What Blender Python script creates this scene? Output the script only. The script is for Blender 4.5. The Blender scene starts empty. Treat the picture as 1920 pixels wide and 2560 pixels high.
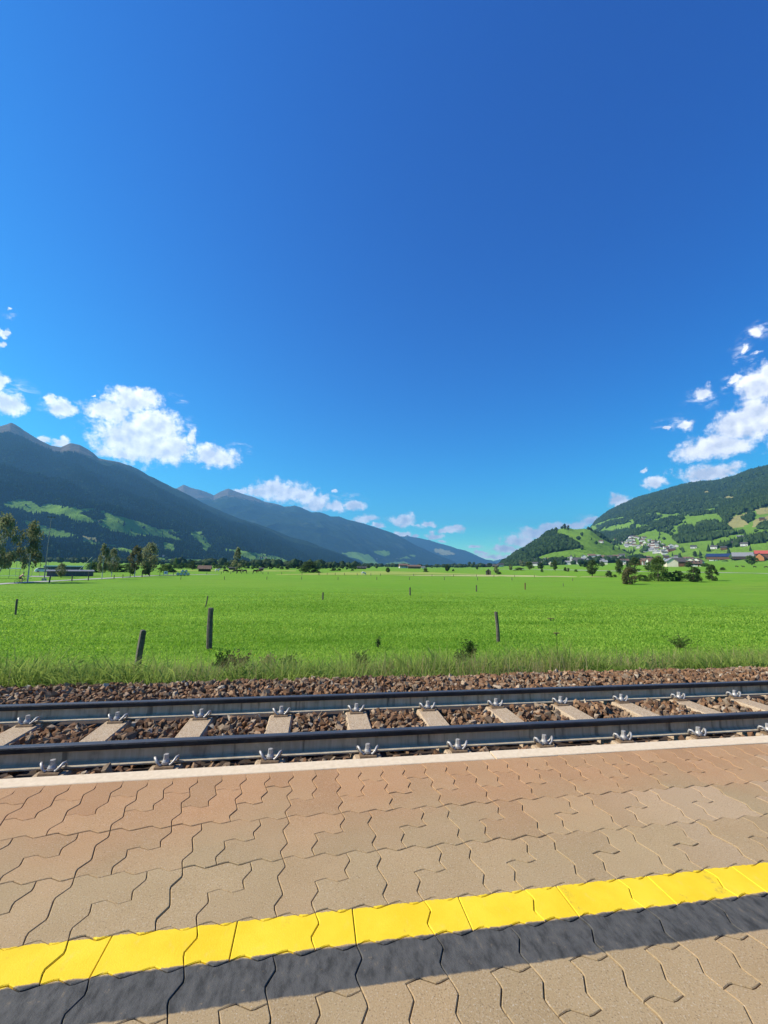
import bpy, math, random
import numpy as np
from mathutils import Vector, Matrix

# ------------------------------------------------------------------ camera, sky, sun, exposure
SC = bpy.context.scene
COL = SC.collection
YAW, PITCH, ROLL, FPX = -0.15643835, 0.12751271, 0.01611155, 1039.4248
CAM = np.array([0.0, 0.0, 1.0])
SUN_AZ, SUN_EL = math.radians(-85), math.radians(41)        # azimuth from +Y, clockwise
_fw = np.array([-math.sin(YAW) * math.cos(PITCH), math.cos(YAW) * math.cos(PITCH), math.sin(PITCH)])
_r0 = np.array([math.cos(YAW), math.sin(YAW), 0.0]); _u0 = np.cross(_r0, _fw)
_rt = _r0 * math.cos(ROLL) + _u0 * math.sin(ROLL); _up = -_r0 * math.sin(ROLL) + _u0 * math.cos(ROLL)
cam_data = bpy.data.cameras.new('camera'); cam = bpy.data.objects.new('camera', cam_data); COL.objects.link(cam)
cam_data.sensor_fit = 'VERTICAL'; cam_data.sensor_height = 36; cam_data.lens = 36 * FPX / 2560
cam_data.clip_start = 0.05; cam_data.clip_end = 120000
cam.matrix_world = Matrix(((_rt[0], _up[0], -_fw[0], CAM[0]), (_rt[1], _up[1], -_fw[1], CAM[1]), (_rt[2], _up[2], -_fw[2], CAM[2]), (0, 0, 0, 1)))
SC.camera = cam

def ray(px, py):
    d = _rt * ((px - 960) / FPX) + _up * ((1280 - py) / FPX) + _fw
    return d / np.linalg.norm(d)
def azel(px, py):
    d = ray(px, py); return math.atan2(d[0], d[1]), math.asin(d[2])
def project(P):
    Q = np.asarray(P, float).reshape(-1, 3) - CAM; w = Q @ _fw; w = np.where(w > 1e-3, w, 1e-3)
    out = np.stack([960 + FPX * (Q @ _rt) / w, 1280 - FPX * (Q @ _up) / w], 1)
    out[(Q @ _fw) <= 1e-3] = -1e6
    return out

sun_l = bpy.data.lights.new('sun', 'SUN'); sun_l.energy = 5.0; sun_l.angle = math.radians(0.53); sun_l.color = (1.0, 0.92, 0.78)
sun = bpy.data.objects.new('sun', sun_l); COL.objects.link(sun)
_sd = Vector((math.sin(SUN_AZ) * math.cos(SUN_EL), math.cos(SUN_AZ) * math.cos(SUN_EL), math.sin(SUN_EL)))
sun.rotation_euler = (-_sd).to_track_quat('-Z', 'Y').to_euler(); sun.location = (-20, 10, 30)

SC.view_settings.view_transform = 'Standard'; SC.view_settings.look = 'None'
SC.view_settings.exposure = 0.75; SC.view_settings.gamma = 1.0; SC.view_settings.use_curve_mapping = False
SC.render.engine = 'CYCLES'
SC.cycles.use_denoising = True
SC.cycles.max_bounces = 4; SC.cycles.diffuse_bounces = 2; SC.cycles.glossy_bounces = 2; SC.cycles.transmission_bounces = 3
SC.cycles.volume_bounces = 0; SC.cycles.transparent_max_bounces = 8

class NT:
    """tiny node-tree builder"""
    def __init__(s, tree): s.t = tree; s.t.nodes.clear()
    def n(s, typ, **kw):
        nd = s.t.nodes.new(typ)
        for k, v in kw.items():
            if k == 'i':
                for a, b in v.items(): s.put(nd, a, b)
            else: setattr(nd, k, v)
        return nd
    def put(s, nd, a, b):
        sock = nd.inputs[a]
        if hasattr(b, 'outputs'): b = b.outputs[0]
        if isinstance(b, bpy.types.NodeSocket): s.t.links.new(b, sock)
        else: sock.default_value = b
    def m(s, op, a, b=0.0, c=None, clamp=False):
        nd = s.n('ShaderNodeMath', operation=op, use_clamp=clamp); s.put(nd, 0, a); s.put(nd, 1, b)
        if c is not None: s.put(nd, 2, c)
        return nd.outputs[0]
    def v(s, op, a, b=None, c=None):
        nd = s.n('ShaderNodeVectorMath', operation=op); s.put(nd, 0, a)
        if b is not None: s.put(nd, 1, b)
        if c is not None: s.put(nd, 2, c)
        return nd.outputs['Value'] if op in ('LENGTH', 'DOT_PRODUCT', 'DISTANCE') else nd.outputs[0]
    def mix(s, f, a, b, blend='MIX'):
        nd = s.n('ShaderNodeMix', data_type='RGBA', blend_type=blend); s.put(nd, 0, f); s.put(nd, 6, a); s.put(nd, 7, b)
        return nd.outputs[2]
    def noise(s, vec, scale, detail=4, rough=0.55, dist=0.0, out=0):
        nd = s.n('ShaderNodeTexNoise'); s.put(nd, 'Vector', vec); s.put(nd, 'Scale', scale); s.put(nd, 'Detail', detail)
        s.put(nd, 'Roughness', rough); s.put(nd, 'Distortion', dist)
        return nd.outputs[out]
    def ramp(s, fac, stops, interp='LINEAR'):
        nd = s.n('ShaderNodeValToRGB'); s.put(nd, 0, fac); cr = nd.color_ramp; cr.interpolation = interp
        while len(cr.elements) < len(stops): cr.elements.new(0.5)
        for e, (p, c) in zip(cr.elements, stops): e.position = p; e.color = c if len(c) == 4 else (*c, 1)
        return nd.outputs[0]
    def step(s, x, lo, hi):
        nd = s.n('ShaderNodeMapRange', interpolation_type='SMOOTHSTEP'); s.put(nd, 0, x); s.put(nd, 1, lo); s.put(nd, 2, hi)
        return nd.outputs[0]

# clouds: centre and half size read in the photograph, turned into a direction of the sky
CLOUDS = [(17,775,13,7,.5),(13,825,20,12,.9),(6,856,15,13,.8),(8,958,24,22,1),(20,1010,46,34,1),(152,1020,42,20,1),(122,998,20,16,.9),
 (335,1003,72,34,1),(270,1030,72,28,1),(368,985,34,18,1),(345,1098,116,60,1),(390,1066,72,45,1),(300,1136,66,18,1),(420,1120,66,42,1),(475,1091,16,34,.8),
 (536,1141,68,28,1),(112,1100,17,13,1),(152,1104,20,15,1),(230,985,10,4,.5),
 (700,1226,76,28,1),(604,1226,18,10,1),(650,1232,40,16,1),(760,1238,36,20,1),(787,1255,38,21,1),(839,1264,30,13,1),(888,1264,24,13,1),(833,1229,10,5,.8),(917,1298,32,10,1),(946,1316,20,7,1),
 (1007,1299,36,14,1),(931,1298,14,7,1),(1072,1308,18,7,1),(1042,1311,14,4,.8),(1133,1322,32,9,1),(1108,1326,20,7,1),(1085,1341,21,8,1),(1007,1333,21,9,1),(1039,1340,14,5,1),(1079,1330,8,5,.9),(1105,1352,12,4,.8),
 (1186,1367,26,6,.8),(1205,1382,22,6,.9),(1267,1373,42,10,1),(1305,1353,46,15,1),(1348,1333,52,17,1),(1385,1317,44,13,1),(1235,1392,60,9,.75),(1440,1312,30,10,1),(1475,1306,24,9,1),
 (1549,1251,27,14,1),(1572,1256,16,8,1),(1637,1210,27,16,1),(1615,1177,9,8,.9),(1672,1069,9,7,.9),(1717,1067,24,15,.95),(1773,1182,86,23,1),(1785,1118,112,32,1),
 (1846,1062,78,42,1),(1896,1042,62,60,1),(1892,966,48,44,1),(1914,932,26,30,1),(1756,985,30,20,.95),(1846,948,22,13,.9),(1896,829,36,20,.55),(1855,870,22,30,.45),(1890,885,30,9,.4),
 (1990,1060,90,70,1),(2040,960,60,40,.9),(-60,1000,60,40,1)]
world = bpy.data.worlds.new('World'); SC.world = world; world.use_nodes = True
W = NT(world.node_tree)
sky = W.n('ShaderNodeTexSky', sky_type='NISHITA', sun_disc=False, sun_elevation=SUN_EL, sun_rotation=SUN_AZ, altitude=800, air_density=1.0, dust_density=0.35, ozone_density=3.5)
hs = W.n('ShaderNodeHueSaturation', i={'Hue': 0.5, 'Saturation': 1.22, 'Value': 1.0, 'Color': sky})
skyc = W.mix(1.0, hs.outputs[0], (0.70, 1.20, 1.58, 1), 'MULTIPLY')
skyc = W.mix(1.0, W.n('ShaderNodeGamma', i={'Color': skyc, 'Gamma': 1.75}).outputs[0], (0.211, 0.345, 0.186, 1), 'MULTIPLY')
_sc = W.n('ShaderNodeSeparateColor', i={0: skyc})
skyc = W.n('ShaderNodeCombineColor', i={0: W.m('MULTIPLY', W.m('POWER', _sc.outputs[0], 1.5), 1.66), 1: W.m('MULTIPLY', W.m('POWER', _sc.outputs[1], 0.98), 1.01), 2: W.m('MULTIPLY', W.m('POWER', _sc.outputs[2], 0.62), 1.74)}).outputs[0]
tc = W.n('ShaderNodeTexCoord'); dirv = tc.outputs['Generated']
sep = W.n('ShaderNodeSeparateXYZ', i={0: dirv})
az = W.m('ARCTAN2', sep.outputs[0], sep.outputs[1]); el = W.m('ARCSINE', sep.outputs[2])
p0 = W.n('ShaderNodeCombineXYZ', i={0: az, 1: el, 2: 0.0}).outputs[0]
def warped(off):
    q = W.v('ADD', p0, off) if off else p0
    w1 = W.v('MULTIPLY', W.v('SUBTRACT', W.noise(q, 22, 2, 0.5, out=1), (0.5, 0.5, 0.5)), (0.036, 0.026, 0))
    w2 = W.v('MULTIPLY', W.v('SUBTRACT', W.noise(q, 90, 2, 0.62, out=1), (0.5, 0.5, 0.5)), (0.014, 0.012, 0))
    return W.v('ADD', W.v('ADD', q, w1), w2)
pw = warped(None)
M = None
for cx, cy, rx, ry, st in CLOUDS:
    a0, e0 = azel(cx, cy); a1, _ = azel(cx + 1, cy); _, e1 = azel(cx, cy - 1)
    ra, re = max(rx * 1.08 * abs(a1 - a0), 1e-4), max(ry * 1.08 * abs(e1 - e0), 1e-4)
    L = W.v('LENGTH', W.v('MULTIPLY_ADD', pw, (1 / ra, 1 / re, 0), (-a0 / ra, -e0 / re, 0)))
    c = W.m('SUBTRACT', st, L)
    M = c if M is None else W.m('MAXIMUM', M, c)
# the same fair-weather clouds go on round the rest of the horizon
bg = W.noise(W.v('MULTIPLY', p0, (1, 2.2, 1)), 5.0, 4, 0.5)
bgm = W.m('MULTIPLY', W.step(W.m('ABSOLUTE', W.m('SUBTRACT', az, math.radians(8.7))), 0.95, 1.15), W.m('SUBTRACT', 1.0, W.step(el, 0.22, 0.45)))
bgd = W.m('MULTIPLY', W.m('SUBTRACT', bg, 0.56), 5.0)
M = W.m('MAXIMUM', M, W.m('ADD', bgd, W.m('MULTIPLY', W.m('SUBTRACT', bgm, 1.0), 4.0)))
fb = W.noise(p0, 52, 5, 0.67)
dens = W.step(W.m('ADD', W.m('MULTIPLY', M, 1.15), W.m('ADD', W.m('MULTIPLY', W.m('SUBTRACT', fb, 0.5), 1.7), 0.16)), 0.0, 0.72)
V2 = None
for cx, cy, rx, ry in [(1900, 829, 60, 26), (1852, 880, 34, 52), (1885, 905, 50, 18), (1840, 955, 46, 30), (22, 790, 26, 16), (480, 1085, 28, 50), (445, 1000, 40, 16), (1186, 1366, 50, 9), (1225, 1388, 90, 13), (1470, 1296, 60, 10), (1300, 1345, 90, 24), (150, 1015, 75, 34), (1690, 1060, 60, 24), (1750, 1000, 60, 40), (960, 1300, 60, 10), (1075, 1312, 60, 9), (870, 1240, 60, 14), (40, 975, 60, 40), (590, 1120, 50, 18)]:
    a0, e0 = azel(cx, cy); a1, _ = azel(cx + 1, cy); _, e1 = azel(cx, cy - 1)
    ra, re = rx * abs(a1 - a0), ry * abs(e1 - e0)
    c = W.m('SUBTRACT', 1.0, W.v('LENGTH', W.v('MULTIPLY_ADD', pw, (1 / ra, 1 / re, 0), (-a0 / ra, -e0 / re, 0))))
    V2 = c if V2 is None else W.m('MAXIMUM', V2, c)
fv = W.noise(W.v('MULTIPLY', p0, (0.6, 1.5, 1)), 48, 4, 0.68, 0.5)
veil = W.m('MULTIPLY', W.m('MULTIPLY', W.step(V2, 0.0, 0.8), W.step(fv, 0.46, 0.74)), 0.62)
dens = W.m('MAXIMUM', dens, veil)
# light and shade of the billows painted into the cloud colour, brighter towards the sun
s0n = W.noise(p0, 26, 3, 0.52); s1n = W.noise(W.v('ADD', p0, (-0.009, 0.011, 0)), 26, 3, 0.52)
emb = W.m('ADD', W.m('MULTIPLY', W.m('SUBTRACT', s0n, s1n), 3.0), 0.66)
ccol = W.mix(W.m('SUBTRACT', emb, W.m('MULTIPLY', W.step(M, 0.1, 0.9), 0.34), clamp=True), (5.6, 5.9, 6.7, 1), (10.2, 10.1, 10.0, 1))
low = W.n('ShaderNodeBackground', i={'Color': W.mix(W.m('MULTIPLY', dens, 0.97), skyc, ccol), 'Strength': 0.1})
high = W.n('ShaderNodeBackground', i={'Color': skyc, 'Strength': 0.1})
pick = W.m('LESS_THAN', el, 0.55)          # clouds stand low; the upper sky is clear
W.n('ShaderNodeOutputWorld', i={'Surface': W.n('ShaderNodeMixShader', i={0: pick, 1: high, 2: low})})
world.cycles.sampling_method = 'NONE'

# ------------------------------------------------------------------ helpers
rng = np.random.default_rng(7); random.seed(7)
def link(o, parent=None):
    COL.objects.link(o)
    if parent is not None: o.parent = parent
    return o
def mesh_data(name, V, F, mats=(), mi=None, smooth=False, attrs=None):
    me = bpy.data.meshes.new(name)
    V = np.asarray(V, np.float32).reshape(-1, 3)
    if isinstance(F, np.ndarray) and F.ndim == 2:
        n, k = F.shape
        me.vertices.add(len(V)); me.vertices.foreach_set('co', V.ravel())
        me.loops.add(n * k); me.loops.foreach_set('vertex_index', F.astype(np.int32).ravel())
        me.polygons.add(n); me.polygons.foreach_set('loop_start', np.arange(0, n * k, k, dtype=np.int32))
        try: me.polygons.foreach_set('loop_total', np.full(n, k, np.int32))
        except Exception: pass
    else:
        me.from_pydata([tuple(map(float, v)) for v in V], [], [list(f) for f in F])
    for m in mats: me.materials.append(m)
    if mi is not None: me.polygons.foreach_set('material_index', np.asarray(mi, np.int32))
    me.polygons.foreach_set('use_smooth', np.full(len(me.polygons), bool(smooth)))
    if attrs:
        for nm, arr in attrs.items():
            a = me.color_attributes.new(nm, 'FLOAT_COLOR', 'POINT')
            arr = np.asarray(arr, np.float32)
            if arr.shape[1] == 3: arr = np.concatenate([arr, np.ones((len(arr), 1), np.float32)], 1)
            a.data.foreach_set('color', arr.ravel())
    me.update(); me.validate(); return me
def obj(name, V, F, mats=(), parent=None, **kw):
    if not isinstance(mats, (list, tuple)): mats = (mats,)
    return link(bpy.data.objects.new(name, mesh_data(name, V, F, mats, **kw)), parent)
def inst(name, me, parent=None, loc=(0, 0, 0), rz=0.0, scale=(1, 1, 1)):
    o = bpy.data.objects.new(name, me); o.location = loc; o.rotation_euler = (0, 0, rz); o.scale = scale
    return link(o, parent)
def empty(name, loc=(0, 0, 0), rz=0.0, scale=(1, 1, 1)):
    o = bpy.data.objects.new(name, None); o.location = loc; o.rotation_euler = (0, 0, rz); o.scale = scale; o.empty_display_size = 0.3
    return link(o)
def tag(o, label, cat, group=None):
    o['label'] = label; o['category'] = cat
    if group: o['group'] = group
    return o
def kind(o, k): o['kind'] = k; return o

class MB:
    """collects boxes, tubes and prisms into one mesh"""
    def __init__(s): s.V = []; s.F = []
    def add(s, V, F):
        b = len(s.V); s.V += [tuple(v) for v in V]; s.F += [[b + i for i in f] for f in F]; return s
    def box(s, c, d, rz=0.0, taper=1.0):
        cx, cy, cz = c; dx, dy, dz = d[0] / 2, d[1] / 2, d[2] / 2; V = []
        for z, t in ((-dz, 1.0), (dz, taper)):
            for x, y in ((-dx, -dy), (dx, -dy), (dx, dy), (-dx, dy)):
                x *= t; y *= t
                V.append((cx + x * math.cos(rz) - y * math.sin(rz), cy + x * math.sin(rz) + y * math.cos(rz), cz + z))
        return s.add(V, [(3, 2, 1, 0), (4, 5, 6, 7), (0, 1, 5, 4), (1, 2, 6, 5), (2, 3, 7, 6), (3, 0, 4, 7)])
    def tube(s, pts, rad, n=8, cap=True):
        pts = [np.array(p, float) for p in pts]
        if not isinstance(rad, (list, tuple)): rad = [rad] * len(pts)
        V = []; prev = None
        for i, p in enumerate(pts):
            t = pts[min(i + 1, len(pts) - 1)] - pts[max(i - 1, 0)]; t /= np.linalg.norm(t) + 1e-9
            if prev is None:
                a = np.array([0, 0, 1.0]) if abs(t[2]) < 0.9 else np.array([1.0, 0, 0])
                u = np.cross(a, t)
            else: u = prev - t * (prev @ t)
            u /= np.linalg.norm(u) + 1e-9; w = np.cross(t, u); prev = u
            for k in range(n):
                an = 2 * math.pi * k / n; V.append(p + rad[i] * (math.cos(an) * u + math.sin(an) * w))
        F = [(i * n + k, i * n + (k + 1) % n, (i + 1) * n + (k + 1) % n, (i + 1) * n + k) for i in range(len(pts) - 1) for k in range(n)]
        if cap: F += [list(range(n))[::-1], [(len(pts) - 1) * n + k for k in range(n)]]
        return s.add(V, F)
    def prism(s, poly, axis, a, b):
        """extrude a 2-D outline along x (axis 0, outline in y,z) or y (axis 1, outline in x,z)"""
        n = len(poly); V = []
        for t in (a, b):
            for u, w in poly: V.append((t, u, w) if axis == 0 else (u, t, w))
        F = [(k, (k + 1) % n, n + (k + 1) % n, n + k) for k in range(n)]
        return s.add(V, F + [list(range(n))[::-1], list(range(n, 2 * n))])
    def make(s, name, mat, parent=None, smooth=False): return obj(name, s.V, s.F, mat, parent, smooth=smooth)
    def data(s, name, mat, smooth=False): return mesh_data(name, s.V, s.F, mat if isinstance(mat, (list, tuple)) else (mat,), smooth=smooth)

def _h(a, b, seed):
    n = (a * 374761393 + b * 668265263 + seed * 974711) & 0xffffffff
    n = ((n ^ (n >> 13)) * 1274126177) & 0xffffffff
    return ((n ^ (n >> 16)) & 0xffff) / 65535.0
def vnoise(x, y, seed=0):
    x = np.asarray(x, float); y = np.asarray(y, float); xi = np.floor(x).astype(np.int64); yi = np.floor(y).astype(np.int64)
    u = x - xi; v = y - yi; u = u * u * (3 - 2 * u); v = v * v * (3 - 2 * v)
    return (_h(xi, yi, seed) * (1 - u) + _h(xi + 1, yi, seed) * u) * (1 - v) + (_h(xi, yi + 1, seed) * (1 - u) + _h(xi + 1, yi + 1, seed) * u) * v
def fbm(x, y, seed=0, oct=4, gain=0.5):
    t = 0; a = 1; s = 0
    for i in range(oct): t = t + a * vnoise(x * 2 ** i + 17.3 * i, y * 2 ** i - 9.1 * i, seed + i); s += a; a *= gain
    return t / s
def sst(x, a, b): t = np.clip((x - a) / (b - a), 0, 1); return t * t * (3 - 2 * t)
def inpoly(px, py, poly):
    r = np.zeros(len(px), bool); n = len(poly)
    for i in range(n):
        x1, y1 = poly[i]; x2, y2 = poly[(i + 1) % n]
        if y1 == y2: continue
        c = ((y1 > py) != (y2 > py)) & (px < (x2 - x1) * (py - y1) / (y2 - y1) + x1)
        r ^= c
    return r

# ------------------------------------------------------------------ materials
MAT = {}
def mat(name, build):
    m = bpy.data.materials.new(name); m.use_nodes = True; t = NT(m.node_tree); build(t); MAT[name] = m; return m
def P(t, col, rough=0.8, metal=0.0, bump=None, bs=0.3, bd=0.02, spec=0.3, nrm=None):
    b = t.n('ShaderNodeBsdfPrincipled'); t.put(b, 'Base Color', col if not isinstance(col, tuple) or len(col) == 4 else (*col, 1))
    t.put(b, 'Roughness', rough); t.put(b, 'Metallic', metal); t.put(b, 'Specular IOR Level', spec)
    if bump is not None:
        bn = t.n('ShaderNodeBump', i={'Height': bump, 'Strength': bs, 'Distance': bd}); t.put(b, 'Normal', bn)
    return b
def out(t, sh): t.n('ShaderNodeOutputMaterial', i={'Surface': sh})
def pos(t): return t.n('ShaderNodeNewGeometry').outputs['Position']
def objc(t): return t.n('ShaderNodeTexCoord').outputs['Object']
def rnd(t): return t.n('ShaderNodeObjectInfo').outputs['Random']
def c4(c): return (*c, 1)
def simple(name, a, b=None, scale=3.0, rough=0.8, metal=0.0, bs=0.25, bd=0.02, spec=0.3, detail=5, vary=0.0):
    b = b or tuple(min(1, x * 1.35) for x in a)
    def f(t):
        n = t.noise(objc(t), scale, detail, 0.6)
        col = t.ramp(n, [(0.3, a), (0.7, b)])
        if vary: col = t.n('ShaderNodeHueSaturation', i={'Value': t.m('ADD', t.m('MULTIPLY', rnd(t), vary), 1 - vary / 2), 'Color': col}).outputs[0]
        out(t, P(t, col, rough, metal, t.noise(objc(t), scale * 4, 5, 0.6), bs, bd, spec))
    return mat(name, f)
def leafmat(name, a, b, trans=0.35, spec=.12):
    def f(t):
        at = t.n('ShaderNodeAttribute', attribute_name='tint'); s = t.n('ShaderNodeSeparateColor', i={0: at.outputs['Color']})
        k = t.m('ADD', t.m('MULTIPLY', s.outputs[0], 0.8), t.m('MULTIPLY', t.m('SUBTRACT', rnd(t), 0.5), 0.5), clamp=True)
        col = t.mix(k, c4(a), c4(b))
        d = P(t, col, 0.75, spec=spec); tr = t.n('ShaderNodeBsdfTranslucent', i={'Color': col})
        out(t, t.n('ShaderNodeMixShader', i={0: trans, 1: d, 2: tr}))
    return mat(name, f)
leafmat('leaf_green', (.055, .095, .022), (.160, .235, .055), .42)
leafmat('leaf_dark', (.038, .066, .021), (.110, .160, .048), .4)
leafmat('leaf_birch', (.140, .155, .070), (.300, .310, .160), .5)
leafmat('leaf_rust', (.110, .108, .042), (.250, .205, .095), .42)
leafmat('leaf_forest', (.006, .020, .009), (.028, .056, .020), 0.1, 0.0)
leafmat('leaf_grass', (.150, .310, .014), (.540, .730, .110), 0.5, .35)
leafmat('leaf_tall', (.080, .165, .017), (.360, .440, .100), 0.5)
leafmat('leaf_herb', (.045, .095, .016), (.170, .260, .050), .45)
leafmat('leaf_straw', (.30, .24, .10), (.50, .42, .21), 0.4)
leafmat('leaf_flower', (.60, .42, .02), (.80, .62, .05), 0.3)
leafmat('leaf_wood', (.016, .036, .015), (.060, .100, .036), .15, 0.0)
leafmat('conifer', (.010, .024, .012), (.030, .055, .022), 0.05)
simple('bark', (.06, .045, .032), (.14, .11, .085), 6)
simple('bark_birch', (.30, .28, .25), (.62, .60, .56), 5)
simple('old_wood', (.050, .043, .036), (.17, .145, .115), 9, 0.9, bs=.5)
simple('dark_wood', (.030, .020, .014), (.085, .055, .036), 5, 0.85, vary=.4)
simple('brown_wood', (.10, .045, .024), (.20, .10, .055), 5, 0.8, vary=.3)
simple('orange_wood', (.30, .11, .03), (.42, .18, .055), 3, 0.75)
simple('render_white', (.52, .50, .46), (.68, .66, .62), .6, 0.85, vary=.35)
simple('render_cream', (.58, .50, .38), (.70, .62, .48), .6, 0.85, vary=.3)
simple('roof_dark', (.045, .042, .042), (.10, .09, .088), 2, 0.75, vary=.5)
simple('roof_grey', (.15, .15, .16), (.26, .26, .27), 2, 0.6, vary=.3)
simple('roof_brown', (.10, .060, .042), (.19, .12, .085), 2, 0.8, vary=.5)
simple('roof_red', (.33, .060, .045), (.45, .10, .07), 1.5, 0.7, vary=.2)
simple('roof_solar', (.018, .030, .075), (.03, .05, .12), .5, 0.2, spec=.6)
simple('glass_dark', (.02, .025, .03), (.05, .06, .07), 1, 0.15, spec=.6)
simple('grey_paint', (.075, .08, .088), (.11, .115, .125), 2, 0.6)
simple('galvanised', (.17, .17, .17), (.27, .27, .27), 8, 0.55, .3)
simple('green_metal', (.04, .13, .10), (.06, .18, .13), 3, 0.5)
simple('white_paint', (.72, .72, .70), (.82, .82, .80), 2, 0.5)
simple('bale_wrap', (.25, .29, .12), (.40, .43, .21), 2.5, 0.35, spec=.5)
simple('bale_end', (.52, .58, .48), (.66, .70, .60), 4, 0.4, spec=.5)
simple('cow_dark', (.018, .013, .010), (.05, .034, .025), 1.2, 0.8)
simple('cow_brown', (.09, .04, .018), (.16, .075, .035), 1.2, 0.8)
simple('cow_white', (.55, .52, .46), (.70, .66, .60), 1.2, 0.8)
simple('rubber', (.015, .015, .016), (.03, .03, .03), 20, 0.8)
simple('bike_red', (.35, .03, .03), (.42, .05, .04), 4, 0.35, spec=.5)
simple('shirt_pink', (.72, .30, .26), (.80, .38, .33), 12, 0.85)
simple('cloth_black', (.015, .015, .018), (.03, .03, .034), 12, 0.85)
simple('skin', (.45, .25, .17), (.52, .30, .21), 10, 0.55)
simple('car_white', (.70, .71, .72), (.76, .77, .78), 2, 0.25, spec=.6)
simple('asphalt_pale', (.30, .29, .27), (.42, .40, .37), 1.5, 0.9)
simple('road', (.36, .35, .32), (.46, .45, .42), .5, 0.9)
simple('field_yellow', (.20, .27, .030), (.32, .36, .055), .06, 0.9)
simple('field_pale', (.30, .30, .10), (.42, .40, .17), .08, 0.9)
simple('kerb_concrete', (.58, .45, .30), (.70, .56, .39), 40, 0.9, bs=.35, bd=.004, detail=8)
simple('net_green', (.05, .16, .11), (.07, .2, .14), 3, 0.6)

def m_ground(t):
    p = pos(t)
    big = t.noise(p, 0.05, 4, 0.6); mid = t.noise(p, 0.7, 5, 0.65); fine = t.noise(p, 7.0, 6, 0.7)
    col = t.mix(big, c4((.100, .230, .012)), c4((.165, .315, .020)))
    col = t.mix(t.step(mid, .35, .75), col, c4((.130, .285, .016)))
    col = t.mix(t.m('MULTIPLY', t.step(fine, .5, .75), .6), col, c4((.19, .35, .026)))
    col = t.mix(t.m('MULTIPLY', t.step(t.noise(p, .02, 3, .5), .55, .7), .4), col, c4((.17, .24, .035)))
    mow = t.noise(t.v('MULTIPLY', p, (.03, .45, 1)), 1.0, 5, .65)
    col = t.mix(t.m('MULTIPLY', t.step(mow, .42, .66), .55), col, c4((.20, .30, .030)))
    col = t.mix(t.m('MULTIPLY', t.step(t.noise(t.v('MULTIPLY', p, (.12, .9, 1)), 1.0, 4, .6), .56, .7), .5), col, c4((.055, .14, .010)))
    out(t, P(t, col, .9, bump=t.m('ADD', fine, t.m('MULTIPLY', mid, 2.0)), bs=.9, bd=.12, spec=.12))
mat('meadow', m_ground)

def m_slope(t):
    """mountain side: 'cover' holds what grows there (red meadow, green dry grass, blue rock)"""
    p = pos(t); at = t.n('ShaderNodeAttribute', attribute_name='cover'); s = t.n('ShaderNodeSeparateColor', i={0: at.outputs['Color']})
    n1 = t.noise(p, .045, 6, .7); n2 = t.noise(p, .004, 5, .6); n3 = t.noise(t.v('MULTIPLY', p, (1, 1, .35)), .02, 6, .75)
    forest = t.ramp(t.m('ADD', t.m('MULTIPLY', n3, .6), t.m('MULTIPLY', n1, .4)), [(.36, (.006, .016, .009)), (.5, (.016, .032, .015)), (.66, (.036, .060, .026))])
    forest = t.mix(t.m('MULTIPLY', t.step(n2, .55, .72), .5), forest, c4((.075, .095, .040)))
    mead = t.mix(n2, c4((.105, .215, .026)), c4((.190, .300, .055)))
    mead = t.mix(t.m('MULTIPLY', t.step(n1, .5, .8), .35), mead, c4((.05, .11, .02)))
    dry = t.mix(n1, c4((.22, .22, .08)), c4((.34, .31, .13)))
    rock = t.ramp(n3, [(.3, (.060, .055, .038)), (.55, (.13, .10, .065)), (.75, (.22, .18, .14))])
    col = t.mix(t.step(t.m('ADD', s.outputs[2], t.m('MULTIPLY', t.m('SUBTRACT', n3, .5), 1.2)), .4, .6), forest, rock)
    col = t.mix(t.step(s.outputs[0], .42, .58), col, mead)
    col = t.mix(t.step(s.outputs[1], .42, .58), col, dry)
    out(t, P(t, col, .95, bump=t.m('ADD', n3, t.m('MULTIPLY', n1, .5)), bs=.8, bd=22.0, spec=0.0))
mat('slope', m_slope)

# ------------------------------------------------------------------ terrain
def zground(x, y):
    x = np.asarray(x, float); y = np.asarray(y, float)
    z = np.interp(y, [-1e5, 4.8, 5.0, 5.4, 6.2, 9, 12, 20, 30, 50, 1e5], [-.95, -.95, -.50, -.58, -.78, -1.32, -1.68, -2.35, -2.75, -2.9, -2.9])
    r = np.hypot(x, y); a = np.degrees(np.arctan2(x, y))
    fan = np.interp(r, [0, 115, 150, 200, 300, 600, 800, 1200, 3000], [0, 0, .8, 2.6, 4.6, 10, 15, 27, 60])
    z = z + fan * sst(a, 14, 47) * (1 - sst(a, 100, 130))
    z = z + sst(y, 5.2, 8) * (fbm(x / 3.1, y / 3.1, 3, 3) - .5) * .14 + sst(y, 20, 60) * (fbm(x / 40, y / 40, 5, 3) - .5) * .5
    return z

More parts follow.
